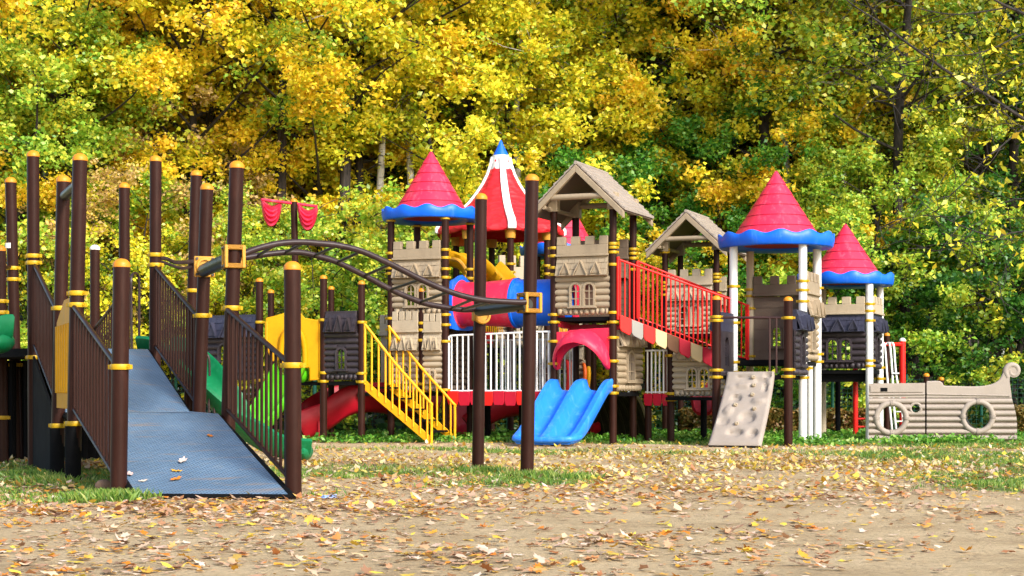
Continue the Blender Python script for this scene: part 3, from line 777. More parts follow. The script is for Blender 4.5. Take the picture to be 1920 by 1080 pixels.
# ================================================================== dark log playhouse
a608, a677, a487, a508, a620 = G(-.70, -.95), G(-.03, -.95), G(-1.86, -.95), pb(508, 27.4), pb(621, 27.0)
DA = 0.95
th = thing('log_playhouse', 'charcoal log playhouse with shingle eaves between brown posts and yellow stairs', 'playhouse', a608)
post(th, a608, zr(521, 25.9), .057, rings=[zr(600, 25.9), zr(699, 25.9), zr(715, 25.9)])
post(th, a677, zr(531, 25.6), .055, rings=[zr(604, 25.6), zr(700, 25.6), zr(716, 25.6)])
post(th, a487, zr(526, 26.3), .06, rings=[zr(604, 26.3), zr(713, 26.3)])
post(th, a508, zr(549, 27.6), .055, rings=[])
post(th, a620, zr(543, 27.3), .05, rings=[])
deck(th, [a487, a608, a677, pb(690, 27.1), a508], DA)
panel(th, a608, a677, DA + .02, zr(586, 26.1), 'darkplastic', bat=0, roof=0.30, nwin=1, roofmat='darkplastic', inset=.06)
panel(th, pb(385, 26.9), a487, DA + .02, zr(592, 26.7), 'darkplastic', bat=0, roof=0.34, nwin=2, roofmat='slate', inset=.04)
# under-deck wall boards seen below
mb = MB(); mb.hexa([z3(pb(635, 26.9), .7), z3(pb(680, 26.8), .7), z3(pb(680, 26.84), .7), z3(pb(635, 26.94), .7), z3(pb(635, 26.9), .9), z3(pb(680, 26.8), .9), z3(pb(680, 26.84), .9), z3(pb(635, 26.94), .9)])
mb.build('lower_board', M['tan3'], th)

th = thing('slide_entrance', 'yellow moulded slide entrance hood beside the charcoal log playhouse', 'slide entrance', pb(550, 26.4))
mb = MB(); Yh = 26.0
def hoodpt(x, y, d): return P(x, y, Yh - d)
outer = [(498, 596), (520, 591), (536, 586), (545, 588), (553, 592), (563, 586), (572, 596), (590, 599), (603, 601), (603, 712), (580, 714), (580, 690), (572, 689), (570, 645), (562, 622), (548, 616), (534, 624), (528, 650), (527, 676), (510, 678), (500, 655)]
mb.prism(outer, lambda x, y: hoodpt(x, y, 0.0), lambda x, y: hoodpt(x, y, 0.10))
mb.tube(smooth_path([hoodpt(529, 685, .1), hoodpt(527, 655, .12), hoodpt(533, 626, .16), hoodpt(548, 615, .2), hoodpt(563, 624, .16), hoodpt(571, 650, .12), hoodpt(572, 690, .1)], 5), 0.045, 10)
mb.tube([hoodpt(500, 603, .10), hoodpt(500, 655, .10)], 0.03, 8); mb.tube([hoodpt(601, 606, .10), hoodpt(601, 708, .10)], 0.03, 8)
mb.build('hood', M['yellowp'], th, bevel=0.015)
mb = MB(); mb.sweep(smooth_path([P(545, 706, 26.0), P(540, 712, 25.7), P(528, 738, 25.2), P(508, 776, 24.8), P(485, 810, 24.5), P(460, 824, 24.3)], 6), chute_prof(.46, .20)); mb.build('slide_chute', M['lime'], th, ang=60)
mb = MB(); mb.ball(P(569, 702, 26.1), .09, .2, .14, 12, 8); mb.build('side_lip', M['lime'], th)
mb = MB(); mb.tube([pb(590, 28), z3(pb(590, 28), 1.0)], .035, 10); mb.build('support_post', M['fence'], th)

# ---------------- yellow staircase
th = thing('staircase', 'yellow metal staircase with handrails going down from the castle deck', 'staircase', G(0.9, -0.4))
s0, s1 = G(.03, -.95), G(.03, -.10); run = U * 1.14
for k, (s, y0, y1) in enumerate(((s0, 611, 755), (s1, 617, 757))):
    e_ = s + run; mb = MB(); zt0 = zr(y0, s.y); zt1 = zr(y1, e_.y)
    mb.tube(smooth_path([z3(s, DA - .05), z3(s, zt0 - .06), z3(s + U * .02, zt0), z3(s + U * .5, lerp(zt0, zt1, .47)), z3(e_ - U * .04, zt1 + .02), z3(e_, zt1 - .06), z3(e_, 0.0)], 5), 0.021, 8)
    for i in range(1, 9 + 1):
        t = i / 9.6; p = s + run * t
        mb.tube([z3(p, max(.02, lerp(DA - .05, 0.0, t))), z3(p, lerp(zt0, zt1, t))], 0.015, 8, cap=False)
    mb.build('handrail', M['yellow'], th)
    mb = MB(); mb.hexa([z3(s, DA - .14), z3(s + run * .97, -.02), z3(s + run * .97, -.02) + V * .03, z3(s, DA - .14) + V * .03, z3(s, DA + .02), z3(s + run * .97, .12), z3(s + run * .97, .12) + V * .03, z3(s, DA + .02) + V * .03])
    mb.build('stringer', M['yellow'], th, bevel=.004)
for i in range(5):
    t = (i + .6) / 5.6; mb = MB(); c = (s0 + s1) / 2 + run * t; z = lerp(DA, 0.0, t)
    mb.box(z3(c, z), .2, (s1 - s0).length - .06, .03, U, (s1 - s0).normalized()); mb.build('step', M['black'], th)

# ================================================================== left cone tower (castle)
DB = 0.78; UB = 2.0
th = thing('castle_tower', 'castle tower with battlements under the tallest red cone roof and blue scalloped brim', 'play tower', G(.48, .48))
zrim = zr(410, 26.3)
square_posts(th, 0, .96, 0, .96, [zrim + .03] * 4, rings=[[zr(y, 26.5) for y in (475, 489, 503, 513, 597, 618, 634, 720)], [zr(y, 26.1) for y in (468, 483, 504, 520, 590, 609, 640, 731)], [], [zr(y, 27) for y in (505, 522)]])
for i, (a, b) in enumerate(((0, 0), (.96, 0), (0, .96), (.96, .96))):
    c = MB(); c.lathe([(.055, 0), (.075, 0), (.075, .03), (.055, .03)], G(a, b, zrim - .03), 16); c.build('clamp', M['clamp'], th)
post(th, G(.55, 0), zr(545, 26.3), .055, rings=[zr(y, 26.3) for y in (606, 619, 638, 720, 733)])
cone_roof(th, G(.48, .48), zrim, zr(281, 26.6), .79, hb=.19)
deck(th, [G(.02, .02), G(.94, .02), G(.94, .94), G(.02, .94)], UB)
deck(th, [G(-.6, .02), G(.94, .02), G(.94, .94), G(-.6, .94)], DB)
panel(th, G(0, 0), G(.96, 0), UB + .02, zr(452, 26.3), 'tan', nwin=2)
panel(th, G(0, 0), G(.55, 0), DB + .02, zr(584, 26.4), 'tan2', bat=.27, roof=.22, nwin=1, merl=4, slot=.14, inset=.045)
panel(th, G(.55, 0), G(.96, 0), DB + .02, zr(588, 26.2), 'tan2', bat=.25, roof=.22, nwin=1, merl=3, slot=.14, inset=.05)
panel(th, G(-.60, .70), G(-.06, .70), DB + .02, zr(590, 27.2), 'tan2', bat=.28, roof=0, nwin=1, merl=4, slot=.14, logs=False)
panel(th, G(0, .96), G(.96, .96), DB + .02, 1.9, 'tan3', bat=0, roof=0.2, nwin=2)

# tunnel
th = thing('crawl_tunnel', 'red and blue plastic crawl tunnel bridging two castle towers', 'tunnel', G(1.9, .48, 2.16))
zc = 2.19; rt = .355
ring = lambda a, r_in=rt - .02: None
mb = MB(); mb.lathe([(rt - .03, 0), (rt, 0), (rt + .035, .0), (rt + .035, .035), (rt, .045), (rt, .5), (rt + .03, .92), (rt + .045, .93), (rt + .045, .965), (rt - .03, .965)], G(1.01, .48, zc), 40, axis=U, closed=True); mb.build('tube_section', M['red'], th)
mb = MB(); mb.lathe([(rt - .03, 0), (rt + .045, 0), (rt + .045, .035), (rt + .025, .045), (rt + .01, .4), (rt + .015, .80), (rt + .03, .81), (rt + .03, .84), (rt - .03, .84)], G(1.98, .48, zc), 40, axis=U, closed=True); mb.build('tube_section', M['blue'], th)
for a in (1.0, 2.84):
    mb = MB(); k = 24
    inner = [(rt * .9 * math.cos(2 * PI * i / k), rt * .9 * math.sin(2 * PI * i / k)) for i in range(k)]
    outer_ = []
    for i in range(k):
        th_ = 2 * PI * i / k; cx, cy = math.cos(th_), math.sin(th_); m_ = max(abs(cx), abs(cy)); q = .42 / m_ * (1 if m_ > .8 else .96)
        outer_.append((cx * q, cy * q + (.05 * math.cos(th_ * 4) if cy > .3 else 0)))
    vs = [G(a + d, .48 + x, zc + y) for d in (0, .04) for (x, y) in inner + outer_]; fs = []
    for i in range(k):
        j = (i + 1) % k
        fs += [(i, j, k + j, k + i), (2 * k + i, 3 * k + i, 3 * k + j, 2 * k + j), (k + i, k + j, 3 * k + j, 3 * k + i), (i, 2 * k + i, 2 * k + j, j)]
    mb.add(vs, fs); mb.build('end_plate', M['blue'] if a < 2 else M['red'], th)

# ---------------- tent roofed tower
TC = pb(939, 29.6)
th = thing('tent_tower', 'tall tower under a red and white circus tent roof with blue tip', 'play tower', TC)
zt_ = lambda y: zr(y, 29.6)
k8 = 8; px2m = 29.6 / F
prof = [(16, 296), (19, 310), (25, 328), (34, 346), (46, 364), (60, 382), (77, 398), (97, 412), (114, 422), (121, 431), (121, 440)]
prof = [(r * px2m, zt_(y)) for r, y in prof]
mb = MB(); a0 = R(-10 - 90 + 22.5)
rows = len(prof); vs = []; fs = []; n = 8 * 6
for (r, z) in prof:
    for j in range(n):
        t = (j % 6) / 6; ang0 = 2 * PI * (j // 6) / 8 - PI / 2 + R(10); ang1 = ang0 + 2 * PI / 8
        c0 = Vector((math.cos(ang0), math.sin(ang0), 0)); c1 = Vector((math.cos(ang1), math.sin(ang1), 0))
        p = lerp(lerp(c0, c1, t), lerp(c0, c1, t).normalized(), .6); sag = 1 - .0 * math.sin(PI * t); vs.append(TC + p * r * 1.0 * sag + Vector((0, 0, z - (0.05 * math.sin(PI * t) if r > .9 else 0))))
for i in range(rows - 1):
    for j in range(n):
        a, b = i * n + j, i * n + (j + 1) % n; fs.append((a, b, b + n, a + n))
mb.add(vs, fs); tent = mb.build('tent_roof', M['redshingle'], th, ang=50)
md = tent.modifiers.new('s', 'SOLIDIFY'); md.thickness = .02; md.offset = -1
for j in (0, 2, 4, 6):
    an = 2 * PI * j / 8 - PI / 2 + R(10); d_ = Vector((math.cos(an), math.sin(an), 0)); s_ = Vector((-d_.y, d_.x, 0)); mb = MB(); vs = []; fs = []
    for i, (r, z) in enumerate(prof):
        t = i / (rows - 1); wd = lerp(.055, .072, t) if i > 2 else .05
        for (q, h) in ((-wd, -.02), (-wd, .025), (wd, .025), (wd, -.02)): vs.append(TC + d_ * (r + h + .004) + s_ * q + Vector((0, 0, z + h * .5)))
    for i in range(rows - 1):
        for q in range(4): a, b = i * 4 + q, i * 4 + (q + 1) % 4; fs.append((a, b, b + 4, a + 4))
    fs += [(0, 1, 2, 3), tuple((rows - 1) * 4 + q for q in (3, 2, 1, 0))]
    mb.add(vs, fs); mb.build('rib', M['white'], tent)
mb = MB(); mb.lathe([(.13, zt_(292)), (.15, zt_(292)), (.165, zt_(303)), (.205, zt_(318)), (.20, zt_(322)), (.15, zt_(303))], TC, 32, closed=True); mb.build('collar', M['white'], tent)
mb = MB(); mb.lathe([(.001, zt_(262)), (.02, zt_(264)), (.045, zt_(271)), (.09, zt_(281)), (.135, zt_(290)), (.145, zt_(293)), (.13, zt_(294))], TC, 28); mb.build('spire', M['blue'], tent)
for j in range(8):
    an = 2 * PI * j / 8 - PI / 2 + R(10); d_ = Vector((math.cos(an), math.sin(an), 0)); q = TC + d_ * 1.0
    po = post(th, q, zt_(446), .058, cap=None, rings=[zt_(y) for y in ((503, 518) if j in (0, 7, 1) else ())])
    c = MB(); c.lathe([(.06, zt_(456)), (.085, zt_(456)), (.10, zt_(440)), (.06, zt_(440))], q, 16); c.build('cap', M['clampo'], po)
    if j in (1, 3, 5, 7):
        c = MB(); c.box(z3(q, zt_(447)) - d_ * .12, .2, .05, .2, d_, Vector((-d_.y, d_.x, 0))); c.build('bracket', M['orange'], po, bevel=.01)
deck(th, [TC + Vector((math.cos(2 * PI * j / 8) * .95, math.sin(2 * PI * j / 8) * .95, 0)) for j in range(8)], 1.55)
panel(th, TC + Vector((-.1, -.98, 0)), TC + Vector((.68, -.72, 0)), 1.57, zt_(487), 'tan2', bat=.3, roof=.2, nwin=2)
mb = MB()
for i in range(9): mb.box(z3(pb(912 + i * 3.7, 28.4), zr(617, 28.4)), .018, .03, .17)
mb.build('yellow_slats', M['yellow'], th); mb = MB()
for i in range(7): mb.box(z3(pb(1050 + i * 3.2, 28.4), zr(620, 28.4)), .018, .03, .17)
mb.build('yellow_slats', M['yellow'], th)
mb = MB(); mb.box(P(892, 633, 28.2), .58, .04, .2); mb.build('red_panel', M['redbright'], th)

th = thing('spiral_slide', 'yellow and brown spiral slide hood showing behind the red tunnel', 'slide', pb(880, 28.0))
for (xs, ys) in (((849, 862, 878, 884), (487, 490, 506, 524)), ((912, 922, 932, 941), (498, 507, 519, 530))):
    mb = MB(); mb.sweep(smooth_path([P(x, y + 10, 28.2 - i * .05) for i, (x, y) in enumerate(zip(xs, ys))], 6), chute_prof(.5, .2)); mb.build('chute', M['yellowp'], th, ang=60)
mb = MB(); mb.tube(smooth_path([P(846, 486, 27.7), P(860, 489, 27.6), P(873, 505, 27.6), P(879, 522, 27.5)], 5), .035, 8); mb.tube([pb(880, 28.2), P(880, 500, 28.2)], .05, 10); mb.build('support', M['clampo'], th)

# far cone tower behind
HC = pb(1055, 31.5)
th = thing('far_tower', 'far tower with red cone roof mostly hidden behind the large gabled tower', 'play tower', HC)
for (dx, dy) in ((-.48, -.1), (.42, -.5), (-.1, .5), (.6, .2)): post(th, HC + Vector((dx, dy, 0)), zr(482, 31.5), .057, cap=None)
cone_roof(th, HC, zr(482, 31.5), zr(352, 31.5), .81, hb=.2)
deck(th, [HC + Vector(v_) for v_ in ((-.48, -.1, 0), (.42, -.5, 0), (.6, .2, 0), (-.1, .5, 0))], 1.2)
panel(th, HC + Vector((-.48, -.1, 0)), HC + Vector((.42, -.5, 0)), 1.22, 2.6, 'tan2')

# ---------------- large gabled tower
th = thing('gabled_tower', 'large castle tower with taupe gabled shingle roof above the blue double slide', 'play tower', G(3.26, .48))
aD0, aD1 = 2.80, 3.76; zbm = zr(395, 25.3)
square_posts(th, aD0, aD1, 0, .96, [zbm + .1, zbm + .1, zbm + .02, zbm + .02], rings=[[zr(y, 25.4) for y in (465, 480, 502, 515, 590, 604, 640, 682)], [zr(y, 25.05) for y in (457, 464, 473, 496, 586, 604, 633, 677, 724, 737)], [], [zr(y, 25.9) for y in (467, 475, 484, 505)]])
for (a, b) in ((aD0, 0), (aD1, 0), (aD0, .96), (aD1, .96)):
    c = MB(); q = G(a, b); c.box(z3(q, zbm + .12), .15, .15, .26, U, V); c.build('post_head', M['tan'], th, bevel=.012)
gable_roof(th, G(3.29, -.36), zr(306, 24.9), zr(396, 24.9), .76, 1.42)
deck(th, [G(aD0, .0), G(aD1, .0), G(aD1, .96), G(aD0, .96)], 1.93)
deck(th, [G(aD0, .0), G(aD1 + .1, .0), G(aD1 + .1, .96), G(aD0, .96)], DB)
panel(th, G(aD0, 0), G(aD1, 0), 1.96, zr(443, 25.2), 'tan', nwin=2)
panel(th, G(aD0, .96), G(aD1, .96), 1.96, zr(450, 26.1), 'tan3', nwin=0, logs=False)
panel(th, G(aD1 + .02, 0), G(aD1 + .14, .96), DB + .02, 1.72, 'tan', bat=0, roof=.26, nwin=1)
mb = MB(); mb.box(G(3.3, .5, 1.72), .9, .04, .22, U, V); mb.build('red_panel', M['reddark'], th)

# blue double slide with red hood
th = thing('double_slide', 'light blue two-lane slide under a red arched hood', 'slide', G(3.25, -1.7))
mb = MB(); half = .50; Lx = 1.66
path = [(0.04, 0.80), (-.07, 0.80), (-.22, .755), (-.45, .62), (-.8, .40), (-1.1, .215), (-1.3, .125), (-1.5, .095), (-Lx, .085)]
pts = smooth_path([G(3.27, b, z) for b, z in path], 4)
wl = .185
def dprof():
    a = half
    top = []
    for (c0, c1) in ((-a, 0), (0, a)):
        l0 = .085 if c0 < 0 else .05; l1 = .05 if c0 < 0 else .085
        top += [(c0 + .012, wl), (c0 + l0, wl - .01), (c0 + l0 + .035, .06), (c0 + l0 + .07, .015), ((c0 + c1) / 2, 0), (c1 - l1 - .07, .015), (c1 - l1 - .035, .06), (c1 - l1, wl - .01)]
    top += [(a, wl), (a + .015, wl - .03), (a + .005, .0), (a - .05, -.05), (0, -.06), (-a + .05, -.05), (-a - .005, .0), (-a - .015, wl - .03)]
    return top
pr = dprof()
vs = []; fs = []; n_ = len(pr)
for i, p in enumerate(pts):
    t_ = (pts[min(i + 1, len(pts) - 1)] - pts[max(i - 1, 0)]).normalized(); sd_ = U; upv = sd_.cross(-t_).normalized() if sd_.cross(-t_).z > 0 else -(sd_.cross(-t_)).normalized()
    tt = i / (len(pts) - 1); wf = 1.0 if tt < .9 else lerp(1, .6, (tt - .9) / .1)
    hf = 1.0 if tt < .2 else (1.0 if tt < .72 else lerp(1, .28, (tt - .72) / .28))
    for (a, b) in pr: vs.append(p + sd_ * a * lerp(1.0, .95, tt) * (1 if tt < .93 else 1 - (tt - .93) * .8) + upv * (b if b < .02 else b * (hf if tt > .2 else 1.0)))
for i in range(len(pts) - 1):
    for j in range(n_): a, b = i * n_ + j, i * n_ + (j + 1) % n_; fs.append((a, b, b + n_, a + n_))
fs += [tuple(range(n_)), tuple((len(pts) - 1) * n_ + j for j in range(n_ - 1, -1, -1))]
mb.add(vs, fs)
mb.tube(smooth_path([G(3.27 - .48, -1.42, .14), G(3.27 - .455, -1.60, .12), G(3.27 - .36, -1.71, .11), G(3.27, -1.73, .10), G(3.27 + .36, -1.71, .11), G(3.27 + .455, -1.60, .12), G(3.27 + .48, -1.42, .14)], 5), .045, 10)
mb.build('slide_bed', M['slideblue'], th, ang=50)
mb = MB(); nA = 20
fr = lambda a, b, z: G(3.27 + a, b, z)
# hood: flat side board plus projecting shell
outer_ = [(-.5, 1.25), (-.5, 1.72), (-.2, 1.73), (0, 1.77), (.2, 1.78), (.48, 1.78), (.48, 1.30)]
arch = [(.37 * math.cos(PI * i / nA), 1.14 + .36 * math.sin(PI * i / nA)) for i in range(nA + 1)]
poly = [(-.5, 1.08), (-.5, 1.70), (-.25, 1.71), (-.2, 1.73), (.2, 1.75), (.48, 1.76), (.48, 1.12)] + [(a, z) for a, z in arch]
mb.prism(poly, lambda a, z: fr(a, .03, z), lambda a, z: fr(a, -.02, z))
vs = []; fs = []; nB = 8
for k_ in range(2):
    for i in range(nA + 1):
        th_ = PI * i / nA
        for j in range(nB + 1):
            t = j / nB; d_ = -.02 - .40 * math.sin(t * PI / 2) * (math.sin(th_) ** .6 if 0 < i < nA else 0)
            rx = lerp(.47, .42, t ** 1.5) - k_ * .025; rz = lerp(.62, .43, t ** 1.6) - k_ * .025 + .008 * abs(math.sin(th_ * 7))
            vs.append(fr(rx * math.cos(th_), d_, 1.12 + rz * math.sin(th_)))
w_ = nB + 1; half_n = (nA + 1) * w_
for k_ in range(2):
    for i in range(nA):
        for j in range(nB):
            a = k_ * half_n + i * w_ + j; fs.append((a, a + 1, a + w_ + 1, a + w_))
for i in range(nA):
    a = i * w_ + nB; fs.append((a, a + w_, a + w_ + half_n, a + half_n))
mb.add(vs, fs); mb.build('hood', M['red'], th, ang=50)
th = thing('striped_slide', 'red and orange curved bars behind the red slide hood', 'slide', pb(1080, 27.5))
for i, (x, c_) in enumerate(((1062, 'redbright'), (1069, 'orange'), (1076, 'reddark'), (1093, 'orange'), (1100, 'yellowp'))):
    mb = MB(); mb.tube(smooth_path([P(x - 4, 662, 27.4), P(x + 2, 680, 27.3), P(x + 4, 705, 27.2), P(x, 740, 27.2), P(x - 3, 770, 27.2)], 5), .034, 10); mb.build('curved_bar', M[c_], th)

# white railed bridge with crimson skirt boards
def skirt_board(mb, A, B, zt, h, d=-.03):
    e_ = (B - A); n2 = -V
    f = lambda s, z, q: A + e_ * s + n2 * q + Vector((0, 0, z))
    prof = [(0.02, zt), (0.98, zt), (1.0, zt - h * .7), (.88, zt - h), (.12, zt - h), (0, zt - h * .7)]
    mb.prism(prof, lambda s, z: f(s, z, .03), lambda s, z: f(s, z, .06))
th = thing('white_bridge', 'long white railed bridge with crimson skirt boards between castle tower and blue slide', 'bridge', G(1.9, .45))
railing(th, G(1.02, .0), G(2.76, .0), DB, zr(629, 26), DB, zr(622, 25.5), 18, 'white', .013, .016, loops=True)
railing(th, G(1.05, .92), G(2.76, .92), DB, 1.62, DB, 1.62, 20, 'white', .013, .016, loops=True)
deck(th, [G(.98, 0), G(2.78, 0), G(2.78, .94), G(.98, .94)], DB - .01)
for i in range(9):
    a0_ = 1.02 + i * .196; mb = MB(); skirt_board(mb, G(a0_, 0), G(a0_ + .192, 0), DB + .02 - .01 * (i % 2), .22); mb.build('skirt_board', M['crimson' if i % 3 else 'redbright'], th, bevel=.004)
for i in range(3): post(th, G(1.3 + i * .6, .9), DB - .07, .05, 'black', cap=None)
th = thing('short_bridge', 'short white railed bridge with crimson boards right of the blue double slide', 'bridge', G(4.1, .9))
railing(th, G(3.95, 1.0), G(4.36, .95), DB - .02, zr(657, 25.7), DB - .02, zr(657, 25.7), 6, 'white', .013, .014)
deck(th, [G(3.9, 1.0), G(4.4, .95), G(4.4, 1.6), G(3.9, 1.6)], DB - .04)
for i in range(3):
    mb = MB(); skirt_board(mb, G(3.94 + i * .15, 1.0), G(4.085 + i * .15, .98), DB - .02, .19); mb.build('skirt_board', M['crimson'], th, bevel=.004)
post(th, G(3.98, 1.05), zr(640, 25.9), .055, rings=[zr(y, 25.9) for y in (738, )], cap=None)

th = thing('log_wall', 'beige castle wall with windows seen through the white bridge railings', 'play wall', G(2.2, 1.9))
panel(th, G(1.55, 1.95), G(2.65, 1.95), DB - .1, 1.75, 'tan2', bat=.2, roof=.2, nwin=2)
for a_ in (1.55, 2.65): post(th, G(a_, 1.95), 1.78, .05, 'brown', cap=None)
# ribbed curved climber under the tower (seen from behind)
th = thing('curved_climber', 'dark olive ribbed curved climber under the gabled tower', 'climber', G(3.28, 1.4))
cpath = [(0.98, .74), (1.08, .73), (1.28, .66), (1.50, .50), (1.68, .30), (1.80, .12), (1.86, -.02)]
mb = MB(); pts = smooth_path([G(3.28, bb, z) for bb, z in cpath], 4)
mb.sweep(pts, [(-.47, 0), (.47, 0), (.47, .03), (-.47, .03)], sides=U)
for q in range(8):
    s = -.42 + q * .12
    mb.tube([p + U * s + Vector((0, 0, -.02)) for p in pts], .022, 8)
mb.build('shell', M['olive'], th)
for sg in (-1, 1):
    mb = MB(); mb.tube([p + U * .475 * sg for p in pts], .026, 8); mb.build('edge', M['tan2'], th)

# ---------------- red sloping bridge
th = thing('sloping_bridge', 'red railed sloping bridge with a row of red, grey, cream and brown skirt boards', 'bridge', G(4.5, .5))
z0, z1 = 1.93, 1.27
n0, n1, f0_, f1_ = G(3.84, .0), G(5.36, .93), G(3.84, .93), G(5.36, 1.90)
railing(th, n0, n1, z0, zr(487, 25.1), z1, zr(562, 25.3), 25, 'redbright', .011, .018)
railing(th, f0_, f1_, z0, 2.83, z1, 2.15, 25, 'redbright', .011, .018)
for a, b in ((n0, .9), (n1, .9), (f0_, .9), (f1_, .9)):
    zz0 = z0 if a in (n0, f0_) else z1
    mb = MB(); mb.tube(smooth_path([z3(a, zz0 - .05), z3(a, zz0 + .5), z3(a, zz0 + .9)], 3), .028, 10); mb.build('end_post', M['redbright'], th)
mb = MB()
for i in range(11):
    t = (i + .5) / 11; c = lerp(lerp(n0, n1, t), lerp(f0_, f1_, t), .5); mb.box(z3(c, lerp(z0, z1, t)), .13, .85, .03, (n1 - n0).normalized(), V)
mb.build('deck_board', M['black'], th)
cols = ['redbright', 'grey', 'redbright', 'cream', 'brownboard', 'crimson', 'cream', 'crimson']
for i, c_ in enumerate(cols):
    t0, t1 = i / 8.3 * .86, (i + .96) / 8.3 * .86; mb = MB()
    a, b = lerp(n0, n1, t0), lerp(n0, n1, t1); za = lerp(z0, z1, t0) + .02; zb = lerp(z0, z1, t1) + .02; n2 = Vector((.5, -.86, 0)); e_ = b - a
    prof = [(0, za), (1, zb), (1, zb - .20), (.85, zb - .245), (.15, za - .245), (0, za - .2)]
    mb.prism(prof, lambda s, z: a + e_ * s + n2 * .03 + Vector((0, 0, z)), lambda s, z: a + e_ * s + n2 * .055 + Vector((0, 0, z)))
    mb.build('skirt_board', M[c_], th, bevel=.006)

# ---------------- small gabled tower
KL = Vector((wx(1247, 30), 30, 0)); KR = KL + U * .96; KbL = KL + V * .96; KbR = KR + V * .96
th = thing('gabled_tower', 'smaller gabled shingle roof tower behind the red sloping bridge', 'play tower', KL)
zk = zr(470, 30)
for q, rg in ((KL, (468, 473, 530, 537, 543, 553)), (KR, (517, 523, 530, 552)), (KbL, ()), (KbR, ())):
    post(th, q, zk + .06, .055, cap=None, rings=[zr(y, 30) for y in rg])
    c = MB(); c.box(z3(q, zk + .1), .14, .14, .24, U, V); c.build('post_head', M['tan'], th, bevel=.012)
gable_roof(th, (KL + KR) / 2 - V * .36 + U * .02, zr(397, 29.5), zr(470, 29.6), .74, 1.42)
deck(th, [KL, KR, KbR, KbL], 1.83)
panel(th, KL, KR, 1.86, zr(505, 29.8), 'tan2', nwin=2)
panel(th, KbL, KbR, 1.86, zr(520, 30.7), 'tan2', nwin=0, logs=False)
th = thing('log_wall', 'taupe log wall with twin arched windows under the red sloping bridge', 'play wall', G(4.8, .95))
post(th, G(4.38, .95), zr(640, 25.7), .057, rings=[zr(y, 25.7) for y in (667, 738, 750)], cap=None)
post(th, G(5.3, .95), zr(640, 25.4), .05, cap=None)
panel(th, G(4.38, .95), G(5.28, .95), .72, zr(652, 25.5), 'tan2', bat=0, roof=.27, nwin=2, inset=.06, wscale=.95)
mb = MB(); mb.box(G(4.83, 1.0, .68), .95, .5, .05, U, V); mb.build('deck', M['black'], th)
post(th, G(4.75, 1.5), .66, .05, 'black', cap=None)

# ---------------- white-posted cone tower
th = thing('cone_tower', 'tower on white posts under a large red cone roof, behind the climbing wall', 'play tower', G(5.9, 1.4))
zrim = zr(463, 25.2); e0, e1, b0, b1 = 5.38, 6.45, .95, 1.95
post(th, G(e0, b0), zrim + .03, .063, 'white', rings=[zr(y, 25.3) for y in (537, 605, 679, 698)], cap=None)
post(th, G(e1, b0), zrim + .03, .063, 'white', rings=[zr(y, 24.9) for y in (527, 544, 565, 693, 708)], cap=None)
post(th, G(e0, b1), zrim + .03, .06, 'tan2', rings=[zr(y, 26.2) for y in (543, 555, 578, 668)], cap=None)
post(th, G(e1, b1), zrim + .03, .066, 'white', rings=[zr(y, 25.8) for y in (540, 583, 664, 678)], cap=None)
cone_roof(th, G(5.92, 1.45), zrim, zr(321, 25.6), .885, hb=.215, a0=.9)
DE = 1.25
deck(th, [G(e0, b0), G(e1, b0), G(e1, b1), G(e0, b1)], DE)
panel(th, G(e0, b1), G(e1, b1), DE + .02, zr(517, 26.0), 'tan3', bat=.24, roof=0, nwin=2, logs=False, merl=4, slot=.5, wscale=.8)
panel(th, G(e1, b0), G(e1, b1), DE + .02, zr(512, 25.4), 'tan', nwin=1)
mb = MB(); mb.box(G(5.9, 1.0, DE - .02), 1.0, .05, .09, U, V); mb.build('deck_edge', M['black'], th)

th = thing('climbing_wall', 'curved beige climbing wall with moulded holds leaning on a deck of brown posts', 'climbing wall', G(5.91, -.9))
f1345, f1478 = G(5.375, 0), G(6.45, 0)
post(th, f1345, zr(560, 24.4), .064, rings=[zr(y, 24.4) for y in (594, 601, 694, 707)])
post(th, f1478, zr(562, 24.0), .064, rings=[zr(y, 24.0) for y in (596, 693, 706)])
mb = MB(); mb.tube([z3(f1345, zr(595, 24.4)), z3(f1478, zr(596, 24.0))], .019, 10)
for a in (6.18, 6.28): mb.tube([G(a, -.02, zr(597, 24.1)), G(a, -.02, 1.06)], .014, 8)
mb.build('top_bar', M['brown2'], th)
deck(th, [G(5.42, 0), G(6.42, 0), G(6.42, .93), G(5.42, .93)], 1.03)
def wall_pt(s, t, d=0.0):
    # s across (-.5...5), t 0 bottom..1 top
    ang = 1 - t; b = -.02 - .93 * ang ** 1.25; z = .02 + 1.05 * t - .0 * ang
    q = G(5.90 + s * lerp(.76, .70, t), b, z)
    nrm = (Vector((0, 0, 1)) * .6 - V * (0.9 - .15 * t)).normalized()
    return q + nrm * d
mb = MB(); nu, nv = 28, 40; vs = []; fs = []
pockets = [(-.05, .16, .17, .045, -.05), (.30, .15, .10, .055, -.05), (.12, .36, .17, .075, -.05), (-.33, .30, .12, .05, -.03), (-.2, .62, .12, .05, -.04), (-.28, .45, .10, .06, .035),
           (.28, .58, .15, .04, .035), (-.12, .92, .18, .03, -.03), (.25, .86, .14, .035, -.03), (.36, .77, .06, .06, -.04), (-.1, .79, .16, .03, .03), (.38, .93, .09, .03, -.03), (-.33, .77, .10, .03, .02)]
for j in range(nv + 1):
    for i in range(nu + 1):
        s = i / nu - .5; t = j / nv; d = .045
        for (cs, ct, rs, rt_, dep) in pockets:
            q = ((s - cs) / rs) ** 2 + ((t - ct) / rt_) ** 2
            if q < 2.2: d += 1.25 * dep * (1 / (1 + math.exp((q - .8) * 9)))
        if i in (0, nu) or j in (0, nv): d = .02
        vs.append(wall_pt(s, t, d))
for j in range(nv):
    for i in range(nu): a = j * (nu + 1) + i; fs.append((a, a + 1, a + nu + 2, a + nu + 1))
base_ = len(vs)
for j in range(nv + 1):
    for i in range(nu + 1): vs.append(wall_pt(i / nu - .5, j / nv, -.03))
